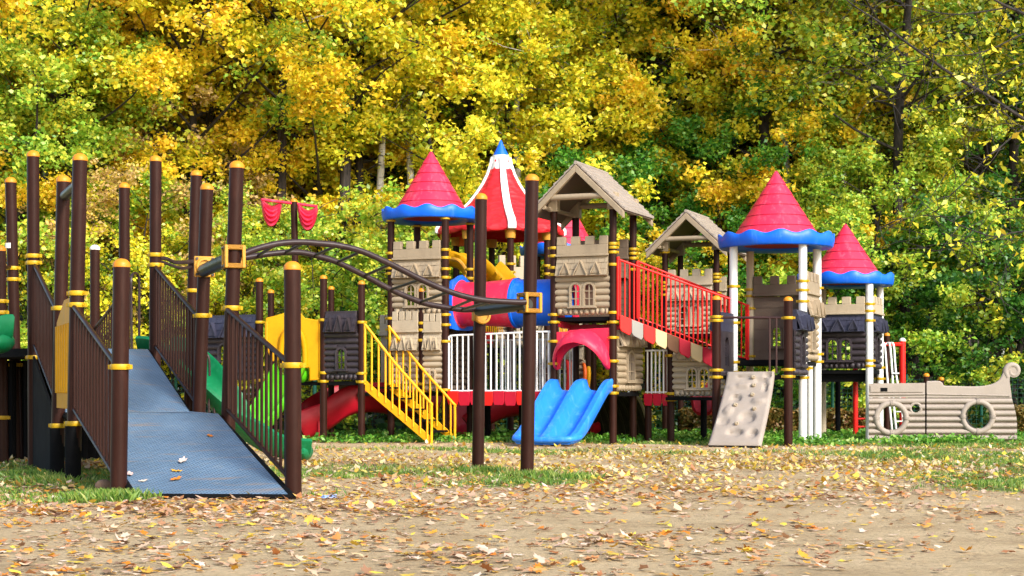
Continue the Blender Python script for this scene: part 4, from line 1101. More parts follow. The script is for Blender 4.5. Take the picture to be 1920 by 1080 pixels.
for j in range(nv):
    for i in range(nu): a = base_ + j * (nu + 1) + i; fs.append((a, a + nu + 1, a + nu + 2, a + 1))
def bd(i, j): return j * (nu + 1) + i
per = [bd(i, 0) for i in range(nu + 1)] + [bd(nu, j) for j in range(1, nv + 1)] + [bd(i, nv) for i in range(nu - 1, -1, -1)] + [bd(0, j) for j in range(nv - 1, 0, -1)]
for x in range(len(per)): a, b = per[x], per[(x + 1) % len(per)]; fs.append((a, a + base_, b + base_, b))
mb.add(vs, fs); mb.build('wall_shell', M['pale'], th, ang=50)
for (s, t) in ((.08, .90), (.12, .79), (.13, .66), (-.17, .52), (.23, .47), (-.05, .27)):
    mb = MB(); c = wall_pt(s, t, .06); mb.ball(c, .035, .035, .03, 10, 6); mb.ball(c + Vector((.015, -.03, .012)), .014, .014, .014, 8, 5); mb.build('hold', M['tan2'], th)
mb = MB(); mb.hexa([G(5.53, -.97, -.02), G(6.27, -.97, -.02), G(6.27, -.88, -.02), G(5.53, -.88, -.02), G(5.53, -.97, .02), G(6.27, -.97, .02), G(6.27, -.88, .03), G(5.53, -.88, .03)]); mb.build('foot', M['black'], th)
# dark log side walls of that deck
th = thing('log_wall', 'small charcoal log wall with arched window at the right of the climbing wall deck', 'play wall', G(6.5, .5))
panel(th, G(6.50, .06), G(6.50, .95), 1.03, zr(582, 24.3), 'darkplastic', bat=0, roof=.3, nwin=1, roofmat='slate')
th = thing('log_wall', 'small charcoal log wall at the left of the climbing wall deck', 'play wall', G(5.36, .5))
panel(th, G(5.38, .06), G(5.38, .95), 1.03, zr(585, 24.6), 'darkplastic', bat=0, roof=.3, nwin=1, roofmat='slate', back=True)

# ---------------- right cone tower
FR = Vector((5.75, 26.6, 0)); FL = FR - U * .96; BL = FL + V * .96; BRr = FR + V * .96
th = thing('cone_tower', 'tower of charcoal logs under the rightmost, smaller red cone roof', 'play tower', FL)
zrim = zr(534, 26.8)
post(th, FL, zrim + .03, .057, 'white', cap=None, rings=[zr(y, 27) for y in (600, 690)])
post(th, FR, zrim + .03, .06, 'white', cap=None, rings=[zr(y, 26.6) for y in (570, 583, 601, 676, 686)])
post(th, BL, zrim + .03, .06, 'tan2', cap=None)
post(th, BRr, zrim + .03, .055, 'white', cap=None, rings=[zr(y, 27.4) for y in (689, 710)])
cone_roof(th, (FL + BRr) / 2, zrim, zr(418, 27.1), .78, hb=.19, a0=.5)
deck(th, [FL, FR, BRr, BL], 1.14)
panel(th, FL, FR, 1.16, zr(557, 26.8), 'darkplastic', bat=.25, roof=.235, nwin=2, roofmat='slate', batmat='tan2')
panel(th, FR, BRr, 1.16, zr(557, 27.0), 'darkplastic', bat=.25, roof=.235, nwin=1, roofmat='slate', batmat='tan2')
mb = MB(); mb.box(z3((FL + BRr) / 2, 1.02), .8, .8, .14, U, V); mb.build('deck_bearer', M['black'], th)
post(th, pb(1571, 28.2), 1.05, .045, 'black', cap=None)

th = thing('rung_climber', 'bright red post with three red rungs below the rightmost tower', 'climber', pb(1604, 27.6))
post(th, pb(1604, 27.6), zr(688, 27.6), .043, 'redbright', cap=None)
mb = MB()
for y in (785, 800, 817): mb.tube([P(1604, y, 27.6), P(1645, y, 27.9)], .014, 8)
mb.build('rung', M['redbright'], th)
th = thing('ladder_climber', 'red post frame with pale curved ladder rails behind the ship panel', 'climber', pb(1692, 29.5))
post(th, pb(1692, 29.5), zr(638, 29.5), .055, 'redbright', cap='whitecap')
mb = MB(); mb.tube([P(1640, 645, 28.6), P(1692, 646, 29.5)], .035, 10); mb.build('top_bar', M['redbright'], th)
for (x, dx, xb) in ((1657, 5, 1668), (1667, 6, 1676), (1674, 8, 1690)):
    mb = MB(); mb.tube(smooth_path([P(x - dx, 646, 28.7), P(x - dx * .3, 643, 28.7), P(x + 2, 650, 28.6), P(x + 6, 700, 28.5), P(xb, 760, 28.35), P(xb + 5, 812, 28.2)], 5), .018, 8); mb.build('ladder_rail', M['white'], th)
mb = MB()
for y in (700, 735, 772, 790): mb.tube([P(1672 + (y - 700) * .1, y, 28.45), P(1686 + (y - 700) * .1, y, 28.45)], .012, 8)
mb.build('rung', M['white'], th)
post(th, pb(1663, 29.2), zr(628, 29.2), .05, 'brown')

# ---------------- ship panel
YS = 26.2
th = thing('ship_panel', 'beige ship-shaped play panel with log hull, portholes and scroll prow', 'ship panel', pb(1736, YS))
post(th, pb(1737, 26.33), zr(704, 26.33), .045, 'brown')
post(th, pb(1765, 27.4), zr(711, 27.4), .045, 'brown')
post(th, pb(1640, 26.35), zr(726, 26.35), .035, 'tan3', cap=None)
def hull(x0f, x1f, ytop, ybot, holes, name):
    mb = MB(); ys = ybot
    def spans_(y, x0, x1):
        sp = [(x0, x1)]
        for (cx, cy, r) in holes:
            if abs(y - cy) < r:
                h = math.sqrt(r * r - (y - cy) ** 2); n2 = []
                for a, b in sp:
                    if cx + h <= a or cx - h >= b: n2.append((a, b)); continue
                    if cx - h > a: n2.append((a, cx - h))
                    if cx + h < b: n2.append((cx + h, b))
                sp = n2
        return sp
    nlog = 7; lh = (ybot - 746) / nlog
    for i in range(nlog):
        for j in range(5):
            ya, yb = 746 + lh * (i + j / 5), 746 + lh * (i + (j + 1) / 5)
            da, db = [.05 + .045 * math.sin(PI * q) ** .6 if 0 < q < 1 else .05 for q in (j / 5, (j + 1) / 5)]
            ym = (ya + yb) / 2
            for a, b in spans_(ym, x0f(ym), x1f(ym)):
                mb.hexa([P(a, yb, YS), P(b, yb, YS), P(b, yb, YS - db), P(a, yb, YS - db), P(a, ya, YS), P(b, ya, YS), P(b, ya, YS - da), P(a, ya, YS - da)])
    return mb
rb_ = lambda y: 1895 + 12 * math.sin(min(1, (y - 740) / 60) * PI / 2)
mb = hull(lambda y: 1629, lambda y: 1734.5, 0, 827, [(1671, 784, 24), (1717, 766, 8)], 'a')
mb.prism([(1629, 745.5), (1734.5, 745.5), (1734.5, 718), (1629, 719)], lambda x, y: P(x, y, YS), lambda x, y: P(x, y, YS - .07))
mb.prism([(1632, 735), (1731, 735), (1731, 722), (1632, 723)], lambda x, y: P(x, y, YS - .07), lambda x, y: P(x, y, YS - .085))
mb.tube([P(1629, 740, YS - .08), P(1734, 739, YS - .08)], .012, 8)
mb.build('hull_panel', M['pale'], th, ang=60)
mb = MB(); mb.prism([(1651, 734), (1664, 734), (1664, 727), (1651, 727)], lambda x, y: P(x, y, YS - .05), lambda x, y: P(x, y, YS - .09)); mb.build('hatch', M['black'], th)
mb = hull(lambda y: 1737.5, rb_, 0, 827, [(1833, 781, 24)], 'b')
mb.prism([(1737.5, 745.5), (1897, 745.5), (1896, 735), (1893, 715), (1894, 702), (1884, 698), (1880, 706), (1874, 715), (1865, 721), (1850, 725), (1825, 727), (1790, 726), (1773, 726), (1767, 723), (1763, 717), (1737.5, 717)], lambda x, y: P(x, y, YS), lambda x, y: P(x, y, YS - .075))
mb.tube([P(1738, 739, YS - .08), P(1893, 742, YS - .08)], .012, 8)
mb.tube(smooth_path([P(x, y, YS - .05) for x, y in ((1738, 717), (1762, 717), (1769, 725), (1790, 726), (1825, 727), (1850, 725), (1866, 720), (1876, 712), (1884, 696))], 3), .022, 8)
mb.build('hull_panel', M['pale'], th, ang=60)
mb = MB(); sp = []
for i in range(34):
    t = i / 33; an = R(200) - t * R(400); r = lerp(14, 5, t); sp.append(P(1899 + r * math.cos(an) * 1.0, 696 - r * math.sin(an), YS - .04))
mb.tube([P(1889, 708, YS - .04)] + sp, [.045] + [lerp(.05, .035, i / 33) for i in range(34)], 10)
mb.lathe([(.001, 0), (.10, 0), (.10, .06), (.001, .06)], P(1899, 696, YS - .01), 24, axis=Vector((0, -1, 0)))
mb.build('scroll_prow', M['pale'], th)
for (cx, cy, r, q) in ((1671, 784, 28, .048), (1717, 766, 10, .022), (1833, 781, 28, .045)):
    mb = MB(); c = P(cx, cy, YS - .07); Rm = r / F * YS; n_ = 32
    prof = [(Rm + q * math.cos(2 * PI * i / 10), q * math.sin(2 * PI * i / 10)) for i in range(10)]
    mb.lathe(prof, c, n_, axis=Vector((0, -1, 0)), closed=True)
    if r > 12:
        for an in (0, 90, 180, 270):
            for da in (-4, 0, 4):
                d_ = Vector((math.cos(R(an + da)), 0, math.sin(R(an + da))))
                mb.lathe([(q + .008, -.008), (q + .012, 0), (q + .008, .008)], c + d_ * Rm, 10, axis=Vector((-d_.z, 0, d_.x)))
    mb.build('porthole_ring', M['pale'], th)
mb = MB(); c = P(1833, 781, YS); Rm = 24 / F * YS
mb.lathe([(Rm, 0), (Rm + .02, 0), (Rm + .02, .5), (Rm, .5)], c, 32, axis=Vector((.35, .93, 0)), closed=True); mb.build('porthole_tunnel', M['pale'], th)

# ---------------- red slides seen under the decks
def red_slide(lbl, pts, wd, hw, m='reddark', legs=()):
    th = thing('red_slide', lbl, 'slide', z3(pts[0], 0))
    mb = MB(); mb.sweep(smooth_path(pts, 6), chute_prof(wd, hw)); mb.build('chute', M[m], th, ang=60)
    for l in legs:
        mb = MB(); mb.tube([l + Vector((0, 0, -l.z)), l], .02, 8); mb.build('support', M[m], th)
    return th
red_slide('dark red curved slide behind the brown posts left of the yellow stairs', [P(790, 790, 28.0), P(745, 775, 27.6), P(690, 768, 27.3), P(640, 778, 27.1), P(600, 805, 26.9), P(566, 822, 26.8)], .72, .42, legs=[P(598, 790, 26.5)])
red_slide('dark red slide under the white bridge, left of the blue double slide', [P(975, 775, 28.2), P(930, 780, 27.8), P(890, 800, 27.5), P(872, 815, 27.4)], .7, .36, legs=[P(878, 780, 27.1)])
red_slide('small dark red slide end under the gabled tower beside the blue double slide', [P(1150, 800, 27.6), P(1118, 808, 27.3), P(1090, 818, 27.0)], .5, .18)
red_slide('dark red slide end just left of the climbing wall', [P(1365, 745, 27.0), P(1345, 770, 26.8), P(1318, 775, 26.6)], .5, .3)
# ================================================================== GROUND
def npmesh(name, V_, F_, mat, parent=None, attr=None):
    V_ = np.asarray(V_, dtype=np.float32); F_ = np.asarray(F_, dtype=np.int32)
    me = bpy.data.meshes.new(name); n, k = F_.shape
    me.vertices.add(len(V_)); me.vertices.foreach_set('co', V_.ravel())
    me.loops.add(n * k); me.loops.foreach_set('vertex_index', F_.ravel())
    me.polygons.add(n); me.polygons.foreach_set('loop_start', np.arange(0, n * k, k, dtype=np.int32)); me.polygons.foreach_set('loop_total', np.full(n, k, dtype=np.int32))
    if attr is not None:
        a = me.attributes.new('cover', 'FLOAT', 'POINT'); a.data.foreach_set('value', np.asarray(attr, dtype=np.float32))
    me.update(calc_edges=True); me.materials.append(mat)
    o = bpy.data.objects.new(name, me); COL.objects.link(o)
    if parent is not None: o.parent = parent
    return o
def nz2(x, y, s=1.0, seed=0):
    v = 0
    for i, (fx, fy, ph) in enumerate(((1.0, .6, .3), (-.7, 1.1, 1.7), (.4, -1.3, 4.1), (1.7, 1.2, 2.2), (-1.9, .8, .9), (2.6, -2.1, 5.3))):
        v = v + np.sin((x * fx + y * fy) * s + ph + seed * 1.3) / (1 + i * .35)
    return v / 2.6
def gauss(x, y, cx, cy, rx, ry): return np.exp(-(((x - cx) / rx) ** 2 + ((y - cy) / ry) ** 2))
# green cover on the ground (0 sand, 1 grass), in metres
def cover(x, y):
    g = 0.6 * gauss(x, y, -3.75, 13.2, 1.0, 1.6) + .8 * gauss(x, y, -4.6, 15.5, 1.6, 3) + .95 * gauss(x, y, -2.95, 12.1, .22, .35)
    g += .8 * gauss(x, y, .25, 15.2, .45, .9) + .5 * gauss(x, y, -.1, 14.2, .5, .6) + .5 * gauss(x, y, -1.6, 16, .8, .8) + .35 * gauss(x, y, .05, 15.5, .9, 1.6)
    g += .45 * gauss(x, y, -1.9, 17, 1.6, 1.4) + .35 * gauss(x, y, -1.4, 12.9, .4, .8)
    g += .95 * gauss(x, y, 4.2, 14.0, .75, 1.4) + .6 * gauss(x, y, 5.3, 15, 1.2, 2.0) + .8 * gauss(x, y, 5.6, 19.5, 1.6, 3)
    line = 26.6 - .33 * x                                   # foot of the playground
    g += .95 * np.exp(-((y - (line - 4.6)) / 1.1) ** 2) * np.clip((x + 3.5) / 2, 0, 1) * np.clip(.6 + .6 * nz2(x, y, 1.1), 0, 1)
    lf = .8 / (1 + np.exp(-(y - (line - 1.2 + .35 * np.sin(x * 1.7))) * 5)); g += lf * 1.2
    g += .8 / (1 + np.exp(-(y - 27.2 + .8 * (x > 5)) * 3))
    g += .8 * np.clip((x - 6) / 1.5, 0, 1) * np.clip((y - 22) / 2, 0, 1)
    return np.clip(g + .18 * nz2(x, y, 2.3, 2), 0, 1.15)
def gz(x, y): return 0.012 * nz2(x, y, 1.3) + .006 * nz2(x, y, 5.0, 3)
xs = np.concatenate([[-150, -60, -30, -18], np.arange(-13, 14.01, .12), [18, 30, 60, 150]])
ys = np.concatenate([[-40, -10, 0, 4], np.arange(5.5, 38.01, .12), [42, 50, 70, 120, 300]])
XX, YY = np.meshgrid(xs, ys)
ZZ = gz(XX, YY) * ((np.abs(XX) < 13.5) & (YY > 5) & (YY < 38.5))
nx, ny = len(xs), len(ys)
idx = np.arange(nx * ny).reshape(ny, nx)
FF = np.stack([idx[:-1, :-1], idx[:-1, 1:], idx[1:, 1:], idx[1:, :-1]], -1).reshape(-1, 4)
m, t, b = nmat('sandy ground with worn grass')
at_ = N(t, 'ShaderNodeAttribute'); at_.attribute_name = 'cover'
tc = N(t, 'ShaderNodeTexCoord')
n1 = N(t, 'ShaderNodeTexNoise'); n1.inputs['Scale'].default_value = 1.1; n1.inputs['Detail'].default_value = 10; n1.inputs['Roughness'].default_value = .7
n2 = N(t, 'ShaderNodeTexNoise'); n2.inputs['Scale'].default_value = 26; n2.inputs['Detail'].default_value = 8; n2.inputs['Roughness'].default_value = .75
for q in (n1, n2): t.links.new(tc.outputs['Object'], q.inputs['Vector'])
r1 = ramp(t, [(.3, srgb(156, 131, 98)), (.5, srgb(190, 166, 128)), (.7, srgb(208, 184, 146))]); t.links.new(n1.outputs['Fac'], r1.inputs[0])
r2 = ramp(t, [(.34, (.6, .57, .53, 1)), (.47, (.97, .96, .94, 1)), (.68, (1.15, 1.12, 1.1, 1))]); t.links.new(n2.outputs['Fac'], r2.inputs[0])
mu = N(t, 'ShaderNodeMix', data_type='RGBA', blend_type='MULTIPLY'); mu.inputs['Factor'].default_value = 1; t.links.new(r1.outputs[0], mu.inputs[6]); t.links.new(r2.outputs[0], mu.inputs[7])
r3 = ramp(t, [(.35, srgb(66, 88, 38)), (.55, srgb(104, 120, 58)), (.7, srgb(150, 140, 92))]); t.links.new(n2.outputs['Fac'], r3.inputs[0])
ad = N(t, 'ShaderNodeMath', operation='ADD'); t.links.new(at_.outputs['Fac'], ad.inputs[0])
m3 = N(t, 'ShaderNodeMath', operation='MULTIPLY_ADD'); t.links.new(n2.outputs['Fac'], m3.inputs[0]); m3.inputs[1].default_value = .9; m3.inputs[2].default_value = -.45; t.links.new(m3.outputs[0], ad.inputs[1])
r4 = ramp(t, [(.45, (0, 0, 0, 1)), (.68, (1, 1, 1, 1))]); t.links.new(ad.outputs[0], r4.inputs[0])
mx = N(t, 'ShaderNodeMix', data_type='RGBA'); t.links.new(r4.outputs[0], mx.inputs['Factor']); t.links.new(mu.outputs[2], mx.inputs[6]); t.links.new(r3.outputs[0], mx.inputs[7])
t.links.new(mx.outputs[2], b.inputs['Base Color']); b.inputs['Roughness'].default_value = .95; b.inputs['Specular IOR Level'].default_value = .15
bp = N(t, 'ShaderNodeBump'); bp.inputs['Strength'].default_value = .9; bp.inputs['Distance'].default_value = .03; t.links.new(n2.outputs['Fac'], bp.inputs['Height']); t.links.new(bp.outputs[0], b.inputs['Normal'])
g = npmesh('ground', np.stack([XX.ravel(), YY.ravel(), ZZ.ravel()], -1), FF, m, attr=cover(XX, YY).ravel())
g['kind'] = 'structure'

# ------------------------------------------------------------------ leaf litter
def scatter_leaves(rs, n, ylo, yhi, dens, template, tris, size, tilt, zoff=0.0):
    # positions with density falling so that picture density stays plausible
    out = []
    while sum(len(o) for o in out) < n:
        y = ylo + (yhi - ylo) * rs.rand(n * 2); x = (rs.rand(n * 2) * 2 - 1) * (y * .335 + .4)
        keep = rs.rand(n * 2) < dens(x, y) * (y / yhi); out.append(np.stack([x[keep], y[keep]], -1))
    p = np.concatenate(out)[:n]; x, y = p[:, 0], p[:, 1]
    k = len(template); T = np.repeat(template[None], n, 0).copy()
    s = size * (0.55 + rs.rand(n) * .75); T *= s[:, None, None]
    curl = rs.uniform(-3.0, 4.0, n) / size * .38; r2 = (T[:, :, 0] * np.cos(rs.rand(n) * 6)[:, None] + T[:, :, 1] * .6) ** 2
    T[:, :, 2] += r2 * curl[:, None]
    a = rs.rand(n) * 2 * PI; tl = np.abs(rs.normal(0, tilt, n)); ca, sa, ct, st = np.cos(a), np.sin(a), np.cos(tl), np.sin(tl)
    X_, Y_, Z_ = T[:, :, 0].copy(), T[:, :, 1].copy(), T[:, :, 2].copy()
    Y2 = Y_ * ct[:, None] - Z_ * st[:, None]; Z2 = Y_ * st[:, None] + Z_ * ct[:, None]
    X3 = X_ * ca[:, None] - Y2 * sa[:, None]; Y3 = X_ * sa[:, None] + Y2 * ca[:, None]
    Z3 = Z2 - Z2.min(1)[:, None] + .002 + (gz(x, y) + zoff)[:, None] + (rs.rand(n) * .008)[:, None]
    Vv = np.stack([X3 + x[:, None], Y3 + y[:, None], Z3], -1).reshape(-1, 3)
    Fv = (tris[None] + (np.arange(n) * k)[:, None, None]).reshape(-1, 3)
    return Vv, Fv
def lobed(k, lob, seed):
    r_ = np.random.RandomState(seed); v = [(0, 0, 0)]
    for i in range(k):
        a = 2 * PI * i / k; r = (1.0 if i % 2 == 0 else lob) * (1 - .25 * abs(math.sin(a))) * r_.uniform(.85, 1.1)
        v.append((.78 * r * math.sin(a), r * math.cos(a), r_.uniform(-.08, .08)))
    return np.array(v, dtype=np.float32) * .5, np.array([(0, 1 + i, 1 + (i + 1) % k) for i in range(k)], dtype=np.int32)
rs = np.random.RandomState(11)
def drift(x, y):
    g_ = 0
    for q in (n988, n897, p222, p550, p148, p117): g_ = g_ + gauss(x, y, q.x, q.y - .12, .16, .2)
    q = A0 * .5 + A1 * .5
    return np.clip(g_ + .9 * np.exp(-((y - (A0.y - .16 - (x - A0.x) * .06)) / .13) ** 2) * (x > A0.x - .2) * (x < A1.x + .3), 0, 1)
def dens(x, y):
    c = .08 + .8 * np.clip(.35 + .9 * nz2(x, y, 1.4, 5), 0, 1) * np.clip(.45 + .8 * nz2(x, y, 5.0, 8), .05, 1)
    c = c + .3 * gauss(x, y, -4.2, 13.5, 1.6, 2.2) + .35 * gauss(x, y, 0.0, 14.0, 1.3, 2.0) + .3 * gauss(x, y, 4.5, 15, 1.5, 2) + .35 * gauss(x, y, -2.2, 11.4, 1.8, 1.2) + .3 * gauss(x, y, -2, 8, 1.2, 1.5)
    c = c * (1 - .6 * gauss(x, y, 2.5, 10.2, 1.6, 1.5)) * (1 - .6 * gauss(x, y, -.1, 9.8, .8, 1.0)) * (1 - .5 * gauss(x, y, 2.6, 7.5, .9, .6))
    path = np.exp(-((y - (22.8 - .3 * x)) / .55) ** 2)
    return np.clip(c * (1 - .75 * path) + drift(x, y), 0.03, 1)
Va, Fa, off = [], [], 0
for (n, ylo, yhi, k, lob, sz, tl, sd_) in ((1300, 6.2, 11.5, 16, .68, .095, .20, 1), (1700, 6.2, 13, 12, .74, .075, .2, 2), (2000, 6.2, 14, 7, .9, .06, .16, 3), (3600, 10.5, 19, 8, .75, .085, .22, 4), (4200, 12, 25, 6, .85, .075, .24, 5), (5000, 6.2, 15, 5, .6, .03, .12, 6)):
    T_, tr_ = lobed(k, lob, sd_); v_, f_ = scatter_leaves(rs, n, ylo, yhi, dens, T_, tr_, sz, tl); Va.append(v_); Fa.append(f_ + off); off += len(v_)
o = npmesh('fallen_leaves', np.concatenate(Va), np.concatenate(Fa), L['litter']); tag(o, 'dry brown, pink and orange fallen leaves littering the sandy ground', 'leaf litter', kind='stuff')
def dens2(x, y): return np.clip((.25 + .9 * gauss(x, y, 4, 19, 4.5, 4) + .5 * gauss(x, y, 0, 18, 4, 3)) * (1 - .8 * np.exp(-((y - (22.8 - .3 * x)) / .6) ** 2)) * np.clip(.6 + .6 * nz2(x, y, 1.5, 4), .1, 1) * (y < 26.4 - .33 * x), 0, 1)
Va, Fa, off = [], [], 0
for (n, ylo, yhi, k, lob, sz) in ((5200, 13, 26, 6, .8, .085), (3000, 13, 23, 8, .6, .09)):
    T_, tr_ = lobed(k, lob, 9 + k); v_, f_ = scatter_leaves(rs, n, ylo, yhi, dens2, T_, tr_, sz, .4); Va.append(v_); Fa.append(f_ + off); off += len(v_)
o = npmesh('fallen_leaves', np.concatenate(Va), np.concatenate(Fa), L['litterfar']); tag(o, 'yellow fallen leaves strewn over the worn grass near the playground', 'leaf litter', kind='stuff')
# single leaves lying on the ramp
def ramp_z(p):
    e1, e2, d_ = B0 - A0, A1 - A0, p - A0
    det = e1.x * e2.y - e1.y * e2.x; s = (d_.x * e2.y - d_.y * e2.x) / det
    return lerp(0.035, ZL, max(0.0, min(1.0, s)))
lf = [(342, 866, 'large pale pink crumpled leaf on the lower ramp plate', srgb(214, 190, 176), .12), (331, 884, 'yellow curled leaf below the large pale leaf on the lower ramp', srgb(214, 160, 50), .09), (330, 900, 'orange leaf lowest of the three in the middle of the ramp', srgb(206, 120, 30), .10),
      (394, 818, 'small orange brown leaf near the upper right of the lower ramp plate', srgb(196, 112, 30), .075), (269, 903, 'small pale leaf by the left post on the lower ramp', srgb(216, 196, 176), .08), (243, 890, 'pale pink leaf touching the left post at the ramp foot', srgb(214, 180, 170), .10),
      (367, 938, 'brown leaf on the bottom edge of the ramp', srgb(170, 130, 110), .09)]
for i, (px, py, lb, c_, s_) in enumerate(lf):
    lo, hi = 11.0, 15.5
    for _ in range(40):
        Ym = (lo + hi) / 2; q = pb(px, Ym); z = ramp_z(q)
        if wz(py, Ym) < z: hi = Ym
        else: lo = Ym
    q = z3(pb(px, lo), ramp_z(pb(px, lo)))
    T_, tr_ = lobed(14, .72, 30 + i); T_ = T_ * s_ * 1.3; T_[:, 0] *= .8; T_[:, 2] += ((T_[:, 0] ** 2 + .4 * T_[:, 1] ** 2) * (5 if i % 2 else 8)); a = i * 1.3
    X2 = T_[:, 0] * math.cos(a) - T_[:, 1] * math.sin(a); Y2 = T_[:, 0] * math.sin(a) + T_[:, 1] * math.cos(a)
    Z2 = T_[:, 2] + .006 + X2 * (ramp_z(q + Vector((.1, 0, 0))) - ramp_z(q)) / .1 + Y2 * (ramp_z(q + Vector((0, .1, 0))) - ramp_z(q)) / .1
    mt = plastic('leaf ' + str(i), c_, .8, .25, None, 0, 20)
    o = npmesh('fallen_leaf', np.stack([X2, Y2, Z2], -1), tr_, mt); o.location = q; tag(o, lb, 'leaf', 'leaves lying on the ramp')

# ------------------------------------------------------------------ grass blades and weeds
def blades(rs, pts, h, w, per):
    n = len(pts) * per; c = np.repeat(pts, per, 0) + rs.normal(0, .018, (n, 2)); a = rs.rand(n) * 2 * PI; hh = h * (.4 + .9 * rs.rand(n)); ln = rs.rand(n) * .75 * hh; b = rs.rand(n) * 2 * PI
    z0 = gz(c[:, 0], c[:, 1]) - .004
    dx, dy = np.cos(a) * w / 2, np.sin(a) * w / 2
    v = np.zeros((n, 4, 3), dtype=np.float32)
    v[:, 0] = np.stack([c[:, 0] - dx, c[:, 1] - dy, z0], -1); v[:, 1] = np.stack([c[:, 0] + dx, c[:, 1] + dy, z0], -1)
    mx_, my_ = c[:, 0] + np.cos(b) * ln * .35, c[:, 1] + np.sin(b) * ln * .35
    v[:, 2] = np.stack([mx_ + dx * .8, my_ + dy * .8, z0 + hh * .6], -1); v[:, 3] = np.stack([c[:, 0] + np.cos(b) * ln, c[:, 1] + np.sin(b) * ln, z0 + hh], -1)
    f = (np.array([[0, 1, 2], [0, 2, 3]])[None] + (np.arange(n) * 4)[:, None, None]).reshape(-1, 3)
    return v.reshape(-1, 3), f
def sample(rs, n, ylo, yhi, fn):
    out = []; c = 0
    while c < n:
        y = rs.uniform(ylo, yhi, n * 3); x = (rs.rand(n * 3) * 2 - 1) * (y * .33 + .5); k = rs.rand(n * 3) < fn(x, y); out.append(np.stack([x[k], y[k]], -1)); c += k.sum()
    return np.concatenate(out)[:n]
gp = lambda x, y: np.clip((cover(x, y) - .2) * 1.1, 0, 1) * np.clip(.45 + .9 * nz2(x, y, 3.3, 7), .04, 1)
pts = sample(rs, 7500, 10.8, 18.5, gp); v1, f1 = blades(rs, pts, .042, .008, 5)
pts = sample(rs, 8000, 18, 27, gp); v2, f2 = blades(rs, pts, .045, .012, 4)
pts = np.stack([rs.normal(-2.93, .15, 380), rs.normal(12.0, .13, 380)], -1); v3, f3 = blades(rs, pts, .075, .007, 5)
pts = np.concatenate([np.stack([rs.normal(cx, .13, 160), rs.normal(cy, .12, 160)], -1) for cx, cy in ((.22, 15.2), (-.3, 16.1), (-4.0, 14.3), (-4.5, 15.3), (.5, 14.9))]); v4, f4 = blades(rs, pts, .07, .008, 5)
o = npmesh('grass', np.concatenate([v1, v2, v3, v4]), np.concatenate([f1, f2 + len(v1), f3 + len(v1) + len(v2), f4 + len(v1) + len(v2) + len(v3)]), L['grass']); tag(o, 'short green grass tufts growing through the sand', 'grass', kind='stuff')
def leafcloud(rs, C, size, flat=.6, asp=.62, up=0.0):
    # rhombic leaves at centres C; returns verts, quads
    n = len(C); d = rs.normal(0, 1, (n, 3)); d[:, 2] *= (1 - flat); d[:, 2] += up; d /= np.linalg.norm(d, axis=1)[:, None] + 1e-9
    q = rs.normal(0, 1, (n, 3)); q[:, 2] *= .9; s = np.cross(d, q); s /= np.linalg.norm(s, axis=1)[:, None] + 1e-9
    nn = np.cross(d, s); L_ = size * rs.uniform(.45, 1.45, n)[:, None]; W_ = L_ * asp
    v = np.zeros((n, 4, 3), dtype=np.float32)
    v[:, 0] = C - d * L_ * .5; v[:, 1] = C + s * W_ * .5 + nn * L_ * .10; v[:, 2] = C + d * L_ * .5 - nn * L_ * .12; v[:, 3] = C - s * W_ * .5 + nn * L_ * .10
    f = (np.arange(4)[None] + (np.arange(n) * 4)[:, None])
    return v.reshape(-1, 3), f
wl_ = lambda x: 26.9 - .36 * np.minimum(x, 5) + .5 * np.maximum(x - 5, 0)
wf = lambda x, y: np.clip(np.exp(-((y - (wl_(x) - .5)) / .5) ** 2) * (.35 + .8 * nz2(x, y, 2.0, 6)) + .6 * gauss(x, y, -1.9, 25.9, .9, .5) + .8 * gauss(x, y, 7.0, 27.4, 1.8, .5) + (y > 27.3) * .35, 0, 1) * ((x > -4.2))
pw = sample(rs, 3800, 22.5, 29.5, wf); C = []
for i in range(len(pw)):
    h_ = .03 + .10 * rs.rand() ** 1.5; k = 9; C.append(np.stack([pw[i, 0] + rs.normal(0, .05, k), pw[i, 1] + rs.normal(0, .05, k), .015 + rs.rand(k) * h_], -1))
v_, f_ = leafcloud(rs, np.concatenate(C), .062, .4); o = npmesh('weeds', v_, f_, L['weed']); tag(o, 'leafy green weeds growing along the foot of the playground', 'weeds', kind='stuff')
n = 26000; C = np.stack([rs.uniform(-14, 15, n), rs.uniform(30.5, 48, n), np.abs(rs.normal(0, .22, n))], -1); v_, f_ = leafcloud(rs, C, .16, .5); o = npmesh('undergrowth', v_, f_, L['floor']); tag(o, 'dark green undergrowth on the woodland floor behind the fence', 'undergrowth', kind='stuff')
mb = MB(); st = P(195, 909, 13.2); mb.ball(z3(st, .04), .075, .06, .055, 12, 8); o = mb.build('stone', M['stone']); tag(o, 'reddish brown stone on the grass by the left ramp post', 'stone'); 
mb = MB(); rng = random.Random(4); c = z3(pb(617, 12.1), .022)
for i in range(7): mb.box(c + Vector((rng.uniform(-.04, .04), rng.uniform(-.03, .03), rng.uniform(0, .012))), .05, .035, .006, Vector((math.cos(i), math.sin(i), .3)).normalized(), Vector((-math.sin(i), math.cos(i), .2)).normalized())
o = mb.build('wrapper', M['foil']); tag(o, 'crumpled blue and white wrapper on the ground right of the ramp', 'litter')

